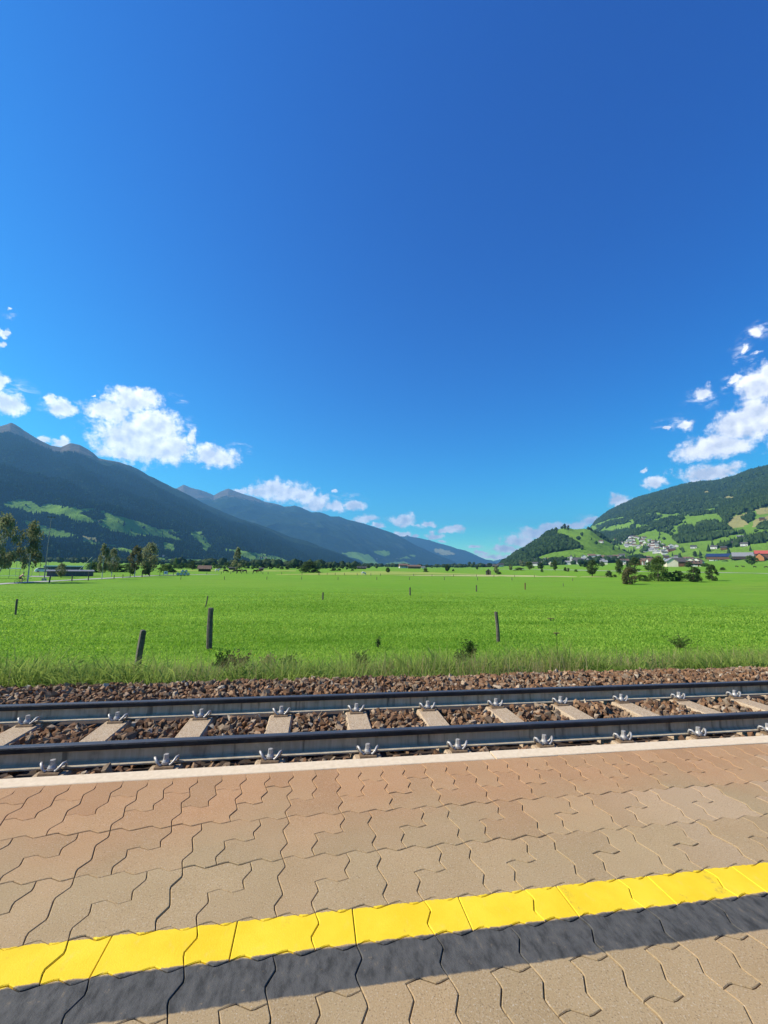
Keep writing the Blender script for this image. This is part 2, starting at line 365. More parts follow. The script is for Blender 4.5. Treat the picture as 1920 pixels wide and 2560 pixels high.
class Layer:
    def __init__(s, name, sky, rb, rc, seed, relief=.10, power=1.15, back=1.0):
        pts = sorted(azel(x, y) for x, y in sky)
        s.a = np.array([p[0] for p in pts]); s.e = np.array([p[1] for p in pts])
        s.rbk = (np.array([azel(x, 1417)[0] for x, _ in rb]), np.array([v for _, v in rb], float))
        s.rck = (np.array([azel(x, 1417)[0] for x, _ in rc]), np.array([v for _, v in rc], float))
        ta = np.linspace(s.a[0], s.a[-1], 1500); te = np.interp(ta, s.a, s.e); sg = .028 / (ta[1] - ta[0]); kx = np.arange(-int(3 * sg), int(3 * sg) + 1); kw = np.exp(-.5 * (kx / sg) ** 2); kw /= kw.sum()
        s.ta, s.te = ta, np.convolve(np.pad(te, len(kx) // 2, mode='edge'), kw, mode='valid')
        s.name = name; s.seed = seed; s.relief = relief; s.power = power; s.back = back
    def rb(s, a): return np.interp(a, *s.rbk)
    def rc(s, a): return np.interp(a, *s.rck)
    def hpol(s, a, r):
        rb = s.rb(a); rc = s.rc(a); t = (r - rb) / (rc - rb); tc_ = np.clip(t, 0, 1)
        e = np.interp(a, s.a, s.e); es = np.interp(a, s.ta, s.te); e = es + (e - es) * tc_ ** 3; H = np.maximum(rc * np.tan(e) + 4, 0)
        w = np.clip(np.sin(np.pi * tc_), 0, 1) ** .8
        x = r * np.sin(a); y = r * np.cos(a); L = rc * .16
        rid = 1 - np.abs(2 * fbm(x / L * 1.1 + 1.6 * fbm(x / L, y / L, s.seed + 9, 3), y / L * 1.1 + 1.6 * fbm(x / L + 7, y / L - 3, s.seed + 19, 3), s.seed, 4) - 1)
        n = (rid - .72) * 1.6 + (fbm(x / (L * .5), y / (L * .5), s.seed + 4, 4) - .5) * .7
        h = H * (tc_ ** s.power + s.relief * w * n)
        # crest line: small roughness only
        h = h + H * .012 * (fbm(a * 90, 0 * a, s.seed + 2, 3) - .5) * sst(tc_, .86, 1.0)
        over = np.clip(t - 1, 0, None) * (rc - rb) / rc
        h = h - H * over * s.back * 1.6
        edge = sst(a, s.a[0] - .02, s.a[0]) * (1 - sst(a, s.a[-1], s.a[-1] + .01))
        return np.where(t < 0, -40.0, np.maximum(h, -40) * edge - 40 * (1 - edge)) - 3.0
    def h(s, x, y): return s.hpol(np.arctan2(x, y), np.hypot(x, y))

LAYERS = {}
def layer(*a, **k): l = Layer(*a, **k); LAYERS[l.name] = l; return l
layer('left', [(-700, 1010), (-420, 1080), (-200, 1020), (-60, 1085), (0, 1066), (27, 1055.6), (50, 1068), (96, 1099), (127, 1114), (152, 1118), (175.5, 1108), (200, 1112), (231, 1131.6), (247, 1145), (293, 1155), (328, 1164), (370, 1187.5), (409, 1207), (440, 1222), (480, 1242), (509, 1258), (552, 1277), (596, 1295.5), (639, 1308.5), (682, 1324), (726, 1342), (769, 1353), (813, 1371), (856, 1385), (885, 1402), (900, 1413), (906, 1418)],
      [(-700, 1300), (0, 1250), (300, 1350), (600, 1700), (906, 3300)], [(-700, 4800), (0, 4700), (440, 4500), (700, 4200), (906, 3600)], 11, .17, 1.2)
layer('second', [(380, 1222), (440, 1221), (459, 1211.5), (480, 1220), (494.5, 1223), (514.7, 1229), (535, 1239), (552, 1229), (571, 1221.7), (584, 1226.6), (610, 1236), (636, 1243.4), (659, 1253.5), (688, 1259), (711.5, 1267), (737.5, 1264), (755, 1269.4), (781, 1281), (798, 1280.4), (813, 1285), (827, 1291), (847.5, 1291), (868, 1299), (899.6, 1306), (931, 1316), (960, 1325), (978, 1331), (995, 1338), (1036, 1361.5), (1065, 1374.5), (1093.6, 1387.6), (1122.5, 1397.7), (1143, 1408), (1155, 1418)],
      [(380, 4200), (800, 4300), (1155, 6500)], [(380, 8000), (800, 7600), (1155, 7400)], 23, .19, 1.15)
layer('third', [(900, 1322), (960, 1332), (995, 1340), (1012.6, 1341), (1018, 1337.5), (1023, 1341), (1050, 1345.6), (1073, 1350), (1099, 1358.6), (1122.5, 1364.4), (1143, 1371.7), (1163, 1376), (1180, 1383), (1198, 1392), (1215, 1399), (1229.6, 1400.6), (1242.6, 1408), (1252, 1420)],
      [(900, 8200), (1252, 9200)], [(900, 11500), (1252, 10500)], 31, .14, 1.1)
layer('fourth', [(1190, 1418), (1235, 1402), (1247, 1399), (1261.5, 1396), (1279, 1389), (1320, 1370), (1400, 1345)], [(1190, 11200), (1400, 11000)], [(1190, 12800), (1400, 12600)], 37, .1, 1.0)
layer('mound', [(1252, 1416), (1257, 1409), (1276, 1395), (1293, 1381), (1310.6, 1374), (1322, 1365), (1339.6, 1356), (1354, 1345), (1371.4, 1331), (1394.5, 1323), (1412, 1319), (1436.7, 1323), (1461, 1321.5), (1475, 1324), (1490, 1334), (1516, 1350), (1540, 1367), (1580, 1388), (1620, 1404), (1640, 1415)],
      [(1252, 1150), (1320, 860), (1450, 800), (1640, 840)], [(1252, 1600), (1400, 1600), (1520, 1450), (1640, 1150)], 41, .06, 1.05, .8)
layer('right', [(1440, 1370), (1470, 1325), (1482, 1312), (1490, 1302), (1518.7, 1280), (1555.6, 1261.5), (1596.6, 1245), (1629, 1235), (1670, 1224.6), (1707, 1212), (1748, 1206), (1789, 1204), (1830, 1194), (1871, 1177.5), (1920, 1167), (2000, 1150), (2200, 1110), (2700, 1060), (3600, 1000)],
      [(1440, 1500), (1520, 1300), (1700, 1000), (1920, 850), (3600, 800)], [(1440, 3900), (1600, 3800), (1920, 3500), (3600, 3400)], 53, .09, 1.12)
def terrain(x, y):
    z = zground(x, y)
    for l in LAYERS.values(): z = np.maximum(z, l.h(x, y))
    return z
_RR = np.concatenate([np.geomspace(3, 400, 160), np.geomspace(402, 21000, 420)])
def _first(d, s, ls):
    z = CAM[2] + d[2] * s; x, y = d[0] * s, d[1] * s; T = zground(x, y)
    for l in ls: T = np.maximum(T, l.h(x, y))
    i = int(np.argmax(z < T)); return i if z[i] < T[i] else len(s) - 1
def hit(px, py):
    """the spot of the ground seen at this place of the photograph"""
    d = ray(px, py); a = math.atan2(d[0], d[1]); flat = d[2] < -.007
    ls = [] if flat else [l for l in LAYERS.values() if l.a[0] - .03 < a < l.a[-1] + .03]
    s = (_RR[:190] if flat else _RR[100:]) / math.hypot(d[0], d[1])
    for _ in range(2):
        i = max(_first(d, s, ls), 1); s = np.linspace(s[i - 1], s[i], 16)
    si = s[max(_first(d, s, ls), 1)]
    x, y = np.array([d[0] * si]), np.array([d[1] * si]); z = zground(x, y)
    for l in ls: z = np.maximum(z, l.h(x, y))
    return np.array([x[0], y[0], z[0]])
def height(Pb, px, py):
    d = ray(px, py); return CAM[2] + d[2] / math.hypot(d[0], d[1]) * math.hypot(Pb[0], Pb[1]) - Pb[2]
def width(Pb, w): return w / FPX * np.linalg.norm(Pb - CAM) * (_fw @ ((Pb - CAM) / np.linalg.norm(Pb - CAM)))

def graded(lo, hi, fine_lo, fine_hi, n_out, n_in):
    a = -np.geomspace(max(-(lo - fine_lo), 1), .6, n_out) + fine_lo; b = np.geomspace(.6, hi - fine_hi, n_out) + fine_hi
    return np.concatenate([a, np.linspace(fine_lo, fine_hi, n_in), b])
gx = graded(-14500, 14500, -14, 22, 150, 100); gy = np.concatenate([-np.geomspace(14000, 1, 40), np.linspace(0, 4.7, 4), np.linspace(4.8, 32, 120), np.geomspace(33, 14500, 190)])
X, Y = np.meshgrid(gx, gy); nx, ny = len(gx), len(gy)
idx = np.arange(nx * ny).reshape(ny, nx)
quad = np.stack([idx[:-1, :-1], idx[:-1, 1:], idx[1:, 1:], idx[1:, :-1]], -1).reshape(-1, 4)
kind(obj('ground', np.stack([X, Y, zground(X, Y)], -1), quad, MAT['meadow'], smooth=True), 'structure')

CR2 = lambda pts: [(x / 3.456, 1240 + y / 3.456) for x, y in pts]
CR3 = lambda pts: [(480 + x / 3.456, 1200 + y / 3.456) for x, y in pts]
CR4 = lambda pts: [(920 + x / 3.456, 1240 + y / 3.456) for x, y in pts]
CR6 = lambda pts: [(1240 + x / 2.44, 780 + y / 2.44) for x, y in pts]
MEADOW = {
 'left': [CR2([(20, 60), (140, 32), (260, 45), (330, 88), (430, 65), (560, 90), (690, 108), (790, 112), (880, 125), (960, 150), (1000, 175), (1120, 195), (1260, 240), (1400, 290), (1570, 370), (1560, 388), (1400, 365), (1280, 335), (1150, 330), (1020, 300), (900, 262), (830, 220), (700, 215), (600, 190), (540, 160), (400, 142), (250, 138), (180, 108), (60, 102)]),
          CR2([(-200, 150), (-60, 180), (-60, 210), (-200, 190)]),
          CR2([(180, 205), (260, 220), (380, 260), (560, 310), (695, 345), (640, 350), (500, 338), (410, 342), (330, 312), (250, 250)]),
          CR2([(700, 360), (830, 398), (900, 412), (1170, 475), (1160, 494), (1050, 482), (930, 444), (850, 430), (720, 388)]),
          CR2([(1360, 530), (1470, 540), (1659, 570), (1700, 640), (1500, 606), (1370, 562)]), CR2([(-60, 555), (150, 575), (140, 625), (-60, 620)]),
          [(392, 1396), (470, 1397), (560, 1400), (615, 1410), (560, 1416), (395, 1414)], [(640, 1402), (700, 1404), (780, 1412), (700, 1415), (650, 1412)], CR2([(1375, 278), (1560, 292), (1560, 300), (1390, 300)]), CR2([(1400, 398), (1490, 410), (1510, 470), (1420, 470)]),
          CR3([(-10, 445), (80, 440), (150, 550), (178, 570), (130, 605), (90, 602), (80, 540), (-10, 482)]), CR3([(20, 700), (160, 703), (245, 715), (235, 752), (20, 748)]),
          CR3([(260, 588), (350, 598), (480, 620), (620, 638), (750, 668), (900, 718), (935, 745), (800, 745), (640, 720), (500, 694), (440, 658), (330, 612)])],
 'second': [CR3([(1290, 630), (1440, 620), (1560, 668), (1610, 725), (1520, 745), (1450, 692), (1350, 662)]), CR3([(1580, 608), (1700, 615), (1700, 655)]),
            CR4([(50, 475), (130, 468), (190, 490), (160, 522), (80, 502)]), CR4([(262, 545), (330, 522), (385, 548), (300, 538)]), CR4([(-10, 500), (50, 530), (-10, 548)]), CR4([(350, 505), (412, 508), (412, 527)]),
            CR4([(150, 585), (300, 565), (365, 592), (220, 605)]), CR4([(-20, 560), (60, 570), (120, 600), (-20, 610)])],
 'third': [CR4([(560, 460), (620, 453), (700, 475), (765, 500), (650, 514), (590, 487)])], 'fourth': [],
 'mound': [CR6([(345, 1322), (420, 1300), (560, 1318), (640, 1375), (700, 1408), (840, 1440), (900, 1500), (800, 1520), (240, 1520), (240, 1503), (340, 1470), (525, 1442), (480, 1410), (430, 1378), (385, 1368), (345, 1338)]), CR6([(128, 1466), (205, 1458), (178, 1487)])],
 'right': [CR6([(560, 1330), (600, 1296), (700, 1263), (830, 1235), (960, 1225), (1060, 1237), (1150, 1215), (1250, 1200), (1350, 1196), (1420, 1240), (1560, 1212), (1660, 1186), (2100, 1150), (2100, 1600), (500, 1600)])]}
WOOD = {'right': [CR6([(850, 1245), (960, 1238), (1140, 1265), (1110, 1302), (960, 1307), (840, 1290)]), CR6([(600, 1312), (740, 1268), (830, 1280), (680, 1312)]), CR6([(555, 1325), (640, 1345), (800, 1330), (825, 1350), (790, 1372), (690, 1388)]),
                 CR6([(980, 1332), (1080, 1318), (1045, 1352)]), CR6([(1060, 1372), (1150, 1308), (1260, 1288), (1340, 1280), (1440, 1332), (1560, 1330), (1660, 1290), (1760, 1280), (1760, 1380), (1660, 1402), (1500, 1425), (1380, 1445), (1345, 1440), (1400, 1388), (1240, 1395), (1110, 1412), (1088, 1390)]),
                 CR6([(1350, 1218), (1440, 1230), (1432, 1270), (1400, 1300), (1385, 1270)]), CR6([(1500, 1260), (1560, 1225), (1575, 1260), (1540, 1290)]), CR6([(1110, 1225), (1180, 1212), (1300, 1215), (1250, 1240), (1150, 1245)])], 'mound': [], 'left': [CR2([(690, 150), (860, 112), (900, 190), (830, 212)])]}
DRY = {'right': [CR6([(1412, 1290), (1450, 1240), (1560, 1215), (1500, 1262), (1545, 1292), (1500, 1312), (1440, 1322)]), CR6([(1575, 1262), (1660, 1240), (1760, 1230), (1760, 1280), (1660, 1292), (1560, 1312)]), CR6([(1580, 1202), (1660, 1188), (1660, 1232), (1590, 1236)]), CR6([(1378, 1137), (1410, 1123), (1475, 1140), (1432, 1152)]), CR6([(1270, 1095), (1300, 1090), (1305, 1105), (1280, 1110)])],
       'third': MEADOW['third'], 'left': [CR2([(700, 345), (830, 362), (830, 385), (720, 375)])]}

def cover_of(name, Pts):
    q = project(Pts); px, py = q[:, 0], q[:, 1]
    jx = (fbm(Pts[:, 0] / 60, Pts[:, 1] / 60, 71, 3) - .5) * 10; jy = (fbm(Pts[:, 0] / 60, Pts[:, 1] / 60, 81, 3) - .5) * 5
    md = np.zeros(len(q), bool); dr = md.copy()
    for p in MEADOW.get(name, []):
        md |= inpoly(px + jx, py + jy, p)
        if name == 'left': md |= inpoly(px + jx, py + jy - 4.5, p)
    for p in WOOD.get(name, []): md &= ~inpoly(px + jx, py + jy, p)
    if name == 'right':
        base = md.copy(); nz = fbm(Pts[:, 0] / 120, Pts[:, 1] / 120, 141, 3)
        for p in MEADOW[name]: base |= inpoly(px, py, p)
        md = (md & (nz < .62)) | (base & (nz < .33))
    for p in DRY.get(name, []): dr |= inpoly(px + jx, py + jy, p)
    return md, dr

def build_layer(l, na, nt, tmax, rockline):
    a = np.linspace(l.a[0] - .015, l.a[-1] + .012, na); t = np.concatenate([np.linspace(-.004, 1.0, nt), np.linspace(1.02, tmax, 8)])
    A, T = np.meshgrid(a, t); R = l.rb(A) + T * (l.rc(A) - l.rb(A)); H = l.hpol(A, R)
    V = np.stack([R * np.sin(A), R * np.cos(A), H], -1).reshape(-1, 3)
    n1, n2 = A.shape; ix = np.arange(n1 * n2).reshape(n1, n2)
    Q = np.stack([ix[:-1, :-1], ix[:-1, 1:], ix[1:, 1:], ix[1:, :-1]], -1).reshape(-1, 4)
    keep = (V[Q][:, :, 2].max(1) > -8); Q = Q[keep]
    md, dr = cover_of(l.name, V)
    rock = np.zeros(len(V))
    if rockline: rock = sst(H.ravel(), rockline[0], rockline[1])
    cov = np.stack([md & ~dr, dr, rock], 1).astype(np.float32)
    o = obj('mountain_' + l.name if l.name != 'mound' else 'hill', V, Q[:, ::-1], MAT['slope'], smooth=True, attrs={'cover': cov})
    return kind(o, 'structure')
build_layer(LAYERS['left'], 620, 230, 1.35, (640, 1150))
build_layer(LAYERS['second'], 420, 150, 1.3, (750, 1350))
build_layer(LAYERS['third'], 260, 90, 1.3, (600, 1000))
build_layer(LAYERS['fourth'], 120, 40, 1.2, None)
build_layer(LAYERS['mound'], 300, 120, 1.6, None)
build_layer(LAYERS['right'], 520, 200, 1.3, None)

# ------------------------------------------------------------------ platform: pavers, painted band, kerb
PM, PR = 0.10777934, 0.10777934 * 1.10911563            # paver module along and across the platform
PX0, PYA, PSH = -0.08077541, 1.83164129, 0.00099796      # grid origin: column 0 on line A
KY0, KY1 = 2.20968526, 2.30034976
def node(c, r): return np.array([PX0 + c * PM + PSH * (r - 3), PYA - (r - 3) * PR])
WAVE = [(0, 0), (.24, .88), (.34, 1.0), (.5, .0), (.66, -1.0), (.76, -.88)]
def edge(a, b, wavy=True):
    A, B = node(*a), node(*b); d = B - A; nrm = np.array([-d[1], d[0]])
    return [A + d * t + nrm * w * .085 for t, w in WAVE] if wavy else [A]
YB = node(0, 7)[1]; YD = node(0, 8)[1]; YE = node(0, 9)[1]

def m_paver(t):
    p = pos(t); r = rnd(t); s = t.n('ShaderNodeSeparateXYZ', i={0: p}); y = s.outputs[1]
    grain = t.noise(p, 230, 4, .75); blot = t.noise(p, 5.5, 5, .62); cl = t.noise(p, 1.4, 4, .6)
    beige = t.mix(blot, c4((.320, .220, .110)), c4((.400, .286, .156)))
    red = t.mix(blot, c4((.350, .188, .086)), c4((.425, .244, .122)))
    k = t.m('ADD', t.step(t.m('ADD', y, t.m('MULTIPLY', t.m('SUBTRACT', cl, .5), .9)), 1.45, 2.15), t.m('MULTIPLY', t.m('SUBTRACT', r, .5), .35), clamp=True)
    col = t.mix(k, beige, red)
    # a few paler replaced stones and dark spots
    col = t.mix(t.m('MULTIPLY', t.m('MULTIPLY', t.step(r, .80, .83), t.step(s.outputs[0], 1.1, 1.7)), .5), col, c4((.46, .33, .205)))
    col = t.n('ShaderNodeHueSaturation', i={'Value': t.m('ADD', .92, t.m('MULTIPLY', t.m('FRACT', t.m('MULTIPLY', r, 7.13)), .16)), 'Color': col}).outputs[0]
    col = t.mix(t.step(grain, .56, .68), col, t.mix(.5, col, c4((.62, .56, .48))))
    col = t.mix(t.step(grain, .44, .34), col, t.mix(.62, col, c4((.06, .045, .035))))
    st = t.noise(p, 16, 4, .6)
    col = t.mix(t.m('MULTIPLY', t.step(st, .68, .78), .35), col, c4((.10, .085, .075)))
    wear = t.noise(p, 34, 6, .7); streak = t.noise(t.v('MULTIPLY', p, (40, 18, 1)), 1.0, 5, .65)
    def band(lo, hi, soft): # painted strip between two lines across the platform
        j = t.m('MULTIPLY', t.m('SUBTRACT', wear, .5), .016)
        yy = t.m('ADD', y, j)
        return t.m('MULTIPLY', t.step(yy, lo - soft, lo + soft), t.m('SUBTRACT', 1.0, t.step(yy, hi - soft, hi + soft)))
    yel = t.m('MULTIPLY', band(YD + .004, YB - .002, .0012), t.m('SUBTRACT', 1.0, t.m('MULTIPLY', t.step(wear, .70, .78), .75)))
    blk = t.m('MULTIPLY', band(YE + .008, YD + .001, .003), t.m('SUBTRACT', 1.0, t.m('MULTIPLY', t.step(wear, .60, .78), .55)))
    blk = t.m('MULTIPLY', blk, t.m('SUBTRACT', 1.0, t.m('MULTIPLY', t.step(streak, .58, .8), .35)))
    ycol = t.mix(t.step(blot, .3, .7), c4((.74, .49, .016)), c4((.82, .57, .03)))
    bcol = t.mix(t.step(streak, .3, .6), c4((.040, .038, .034)), c4((.088, .083, .075)))
    scuff = t.m('MULTIPLY', t.step(t.noise(t.v('MULTIPLY', p, (9, 5, 1)), 1.0, 6, .72), .60, .72), t.step(wear, .42, .62))
    ycol = t.mix(t.m('MULTIPLY', scuff, .6), ycol, c4((.20, .15, .05)))
    ycol = t.mix(t.m('MULTIPLY', t.step(streak, .55, .8), .22), ycol, c4((.62, .52, .22)))
    col = t.mix(blk, col, bcol); col = t.mix(yel, col, ycol)
    rough = t.m('SUBTRACT', .92, t.m('MULTIPLY', t.m('ADD', yel, blk), .22))
    bs = t.m('SUBTRACT', 1.0, t.m('MULTIPLY', yel, .5))
    hgt = t.m('MULTIPLY', t.m('ADD', grain, t.m('MULTIPLY', blot, .6)), bs)
    out(t, P(t, col, rough, bump=hgt, bs=.45, bd=.0035, spec=.22))
mat('paver_stone', m_paver)

def paver_mesh(outline, ox):
    """top face with a small chamfer and the sides down to the bed; outline runs anticlockwise"""
    Q = np.array(outline); n = len(Q); pr = np.roll(Q, 1, 0); nx_ = np.roll(Q, -1, 0)
    tn = nx_ - pr; tn /= np.linalg.norm(tn, axis=1)[:, None] + 1e-9; inw = np.stack([-tn[:, 1], tn[:, 0]], 1)
    rings = [(.0013, -.035), (.0013, -.0018), (.0032, 0.0)]; V = []
    for d, z in rings:
        for q in Q + inw * d: V.append((q[0] - ox[0], q[1] - ox[1], z))
    F = []
    for k in range(2):
        F += [(k * n + i, k * n + (i + 1) % n, (k + 1) * n + (i + 1) % n, (k + 1) * n + i) for i in range(n)]
    F.append([2 * n + i for i in range(n)])
    return V, F
platform = kind(MB().box((1.0, -.5, -.56), (46, 5.38, 1.05)).make('platform', simple('bed_sand', (.035, .028, .022), (.06, .05, .04), 20)), 'structure')
def cyc(nodes, straight=()):
    o = []
    for i in range(len(nodes)):
        a, b = nodes[i], nodes[(i + 1) % len(nodes)]
        o += edge(a, b, (a, b) not in straight and (b, a) not in straight)
    return o
def units(corners):
    """corner nodes (col,row) anticlockwise seen from above -> unit steps"""
    o = []
    for i in range(len(corners)):
        (c0, r0), (c1, r1) = corners[i], corners[(i + 1) % len(corners)]
        n = max(abs(c1 - c0), abs(r1 - r0), 1)
        n = int(round(n)) if abs(n - round(n)) < 1e-6 else 1
        o += [(c0 + (c1 - c0) * k / n, r0 + (r1 - r0) * k / n) for k in range(n)]
    return o
RK = 3 - (KY0 - .002 - PYA) / PR                          # kerb line in row units (cut stones)
shapes = []                                              # (outline corners, straight pairs, column of the block)
def put(corners, col, straight=()):
    shapes.append((cyc(units(corners), straight), col))
for c in range(-60, 80, 2):                              # first band: three rows against the kerb, stones of the first row cut straight
    k = ((c, RK), (c + 1, RK)); k2 = ((c + 1, RK), (c + 2, RK))
    def kv(a): return [((a, RK), (a, 1))]
    def cutcol(nodes): return nodes
    def side(a, dn):
        e = edge((a, 0), (a, 1)) if dn else edge((a, 1), (a, 0))
        return e
    def clip_row(a0, a1, rows):
        """column piece from the kerb to row 'rows'"""
        left = [p for p in edge((a0, 0), (a0, 1))]; right = [p for p in edge((a1, 1), (a1, 0))]
        o = [node(a0, RK)] + [p for p in left if p[1] < KY0 - .012]
        for r in range(1, rows): o += edge((a0, r), (a0, r + 1))
        o += edge((a0, rows), (a1, rows))
        for r in range(rows, 1, -1): o += edge((a1, r), (a1, r - 1))
        o += [p for p in right if p[1] < KY0 - .012] + [node(a1, RK)]
        return o
    shapes.append((clip_row(c, c + 1, 2), c)); shapes.append((clip_row(c + 1, c + 2, 1), c))
    put([(c, 2), (c, 3), (c + 2, 3), (c + 2, 1), (c + 1, 1), (c + 1, 2)], c)
for r0 in (3, 5):                                        # two bands of interlocking angle stones
    for c in range(-60, 80, 3):
        put([(c, r0), (c, r0 + 2), (c + 1, r0 + 2), (c + 1, r0 + 1), (c + 2, r0 + 1), (c + 2, r0)], c)
        put([(c + 2, r0), (c + 2, r0 + 1), (c + 1, r0 + 1), (c + 1, r0 + 2), (c + 3, r0 + 2), (c + 3, r0)], c)
for c in range(-59, 80, 3):                              # painted row: cut stones, one side straight
    put([(c, 7), (c, 8), (c + 1, 8), (c + 1, 7)], c, [((c + 1, 8), (c + 1, 7))])
    put([(c + 1, 7), (c + 1, 8), (c + 3, 8), (c + 3, 7)], c, [((c + 1, 7), (c + 1, 8))])
for r0 in (8, 11, 14):
    for c in range(-60, 80, 2):
        put([(c, r0), (c, r0 + 2), (c + 1, r0 + 2), (c + 1, r0 + 1), (c + 2, r0 + 1), (c + 2, r0)], c)
        put([(c + 1, r0 + 1), (c + 1, r0 + 2), (c, r0 + 2), (c, r0 + 3), (c + 2, r0 + 3), (c + 2, r0 + 1)], c)
near_s, rest_s = [], []
for o, c in shapes:
    ctr = np.mean(o, 0); q = project([[ctr[0], ctr[1], 0]])[0]
    dd = 0 if (-60 < q[0] < 1980 and q[1] < 2640) else 1
    (near_s if dd == 0 else rest_s).append((o, ctr))
near_s.sort(key=lambda s: np.hypot(*s[1])); rest_s += near_s[300:]; near_s = near_s[:300]
for o, ctr in near_s:
    V, F = paver_mesh(o, ctr)
    pv = obj('paver', V, F, MAT['paver_stone'], platform); dz = random.uniform(-.0012, .0012)
    pv.location = (ctr[0], ctr[1], dz); pv.rotation_euler = (random.uniform(-.004, .004), random.uniform(-.004, .004), 0)
allV, allF = [], []
for o, ctr in rest_s:
    V, F = paver_mesh(o, (0, 0)); b = len(allV); allV += V; allF += [[b + i for i in f] for f in F]
kind(obj('paving_beyond', allV, allF, MAT['paver_stone'], platform), 'stuff')
KJ = hit(1233, 1889); KJ = 1.0 / -ray(1232, 1888)[2] * ray(1232, 1888)[0]     # the open joint between two kerb stones
for i, (a, b) in enumerate([(KJ - 12.4, KJ - 8.23), (KJ - 8.22, KJ - 4.13), (KJ - 4.12, KJ - .006), (KJ + .006, KJ + 4.1), (KJ + 4.11, KJ + 8.2), (KJ + 8.21, KJ + 12.3)]):
    off = .006 if i >= 3 else 0.0
    y0, y1 = KY0 + off * .3, KY1 + off
    prof = [(y0, -.5), (y1, -.5), (y1, -.006), (y1 - .006, .001), (y0 + .003, .001), (y0, -.002)]
    MB().prism(prof[::-1], 0, a, b).make('kerb_stone', MAT['kerb_concrete'], platform)

# ------------------------------------------------------------------ railway track
RT = -0.1441                                               # top of rail
RY = [3.055, 3.885]
S0, SS = -1.536646, 0.641504
RH, RWS = .125, .86                                       # rail height, width factor
SLT = RT - RH - .008                                    # top of the sleepers
def m_rail(t):
    p = pos(t); st = t.noise(t.v('MULTIPLY', p, (26, 1, 2.2)), 1.0, 4, .65); n = t.noise(p, 9, 5, .6); s = t.n('ShaderNodeSeparateXYZ', i={0: p})
    dark = t.noise(t.v('MULTIPLY', p, (11, 1, .6)), 1.0, 3, .5)
    col = t.ramp(st, [(.28, (.15, .11, .075)), (.42, (.48, .36, .235)), (.7, (.62, .48, .33))])
    col = t.mix(t.m('MULTIPLY', t.step(n, .5, .75), .5), col, c4((.12, .085, .055)))
    col = t.mix(t.m('MULTIPLY', t.step(dark, .62, .68), .6), col, c4((.03, .026, .022)))
    low = t.m('SUBTRACT', 1.0, t.step(s.outputs[2], RT - .112, RT - .085))
    col = t.mix(t.m('MULTIPLY', low, .45), col, c4((.20, .165, .110)))
    out(t, P(t, col, .8, bump=t.m('ADD', n, st), bs=.3, bd=.003, spec=.25))
mat('rail_web', m_rail)
def m_head(t):
    p = pos(t); n = t.noise(t.v('MULTIPLY', p, (3, 60, 60)), 1.0, 4, .6)
    out(t, P(t, t.mix(n, c4((.10, .09, .085)), c4((.20, .19, .18))), t.m('ADD', .30, t.m('MULTIPLY', n, .25)), .75))
mat('rail_head', m_head)
simple('rail_side', (.018, .017, .018), (.045, .040, .038), 14, .55, .3, spec=.4)
simple('rail_foot', (.30, .255, .18), (.46, .40, .30), 18, .9)
def m_sleeper(t):
    p = pos(t); g = t.noise(p, 150, 4, .75); b = t.noise(p, 7, 5, .6); v = t.n('ShaderNodeTexVoronoi', i={'Vector': p, 'Scale': 120.0})
    col = t.mix(b, c4((.36, .25, .15)), c4((.50, .39, .26)))
    col = t.mix(t.step(g, .52, .66), col, c4((.56, .48, .38))); col = t.mix(t.step(g, .46, .36), col, c4((.14, .085, .05)))
    col = t.mix(t.m('MULTIPLY', t.step(b, .56, .72), .5), col, c4((.22, .12, .065)))
    out(t, P(t, col, .95, bump=t.m('ADD', g, v.outputs[0]), bs=.6, bd=.004, spec=.15))
mat('sleeper_concrete', m_sleeper)
simple('clip_steel', (.30, .28, .26), (.50, .48, .45), 60, .45, .25, bs=.2, bd=.002, spec=.5)
simple('rust', (.12, .075, .042), (.22, .15, .09), 40, .9)
track = tag(empty('railway_track', (0, 3.47, SLT)), 'narrow-gauge railway track on concrete sleepers running along the platform edge', 'railway track')
def rail_profile():
    h = [(-.0625, 0), (-.0625, .010), (-.030, .0175), (-.0125, .0262), (-.0078, .040), (-.0075, .088), (-.010, .096), (-.0325, .1055), (-.0335, .112), (-.0335, .136), (-.029, .1455), (-.018, .1485)]
    k = RH / .149
    return [(a * RWS, z * k) for a, z in h] + [(0, RH)] + [(-a * RWS, z * k) for a, z in reversed(h)]
prof = rail_profile(); n = len(prof)
for ry in RY:
    xs = np.arange(-16, 24.01, 2.0); V = [(x, y, RT - RH + z) for x in xs for y, z in prof]
    V = [(x, ry + y - 3.47, z - SLT) for x, y, z in V]
    F, MI = [], []
    for i in range(len(xs) - 1):
        for k in range(n):
            F.append((i * n + k, (i + 1) * n + k, (i + 1) * n + (k + 1) % n, i * n + (k + 1) % n)); z = (prof[k][1] + prof[(k + 1) % n][1]) / 2
            MI.append(1 if z > RH * .945 else (2 if z > RH * .66 else (3 if z < RH * .13 else 0)))
    F += [list(range(n)), [(len(xs) - 1) * n + k for k in range(n)][::-1]]; MI += [0, 0]
    obj('rail', V, F, [MAT['rail_web'], MAT['rail_head'], MAT['rail_side'], MAT['rail_foot']], track, mi=MI)
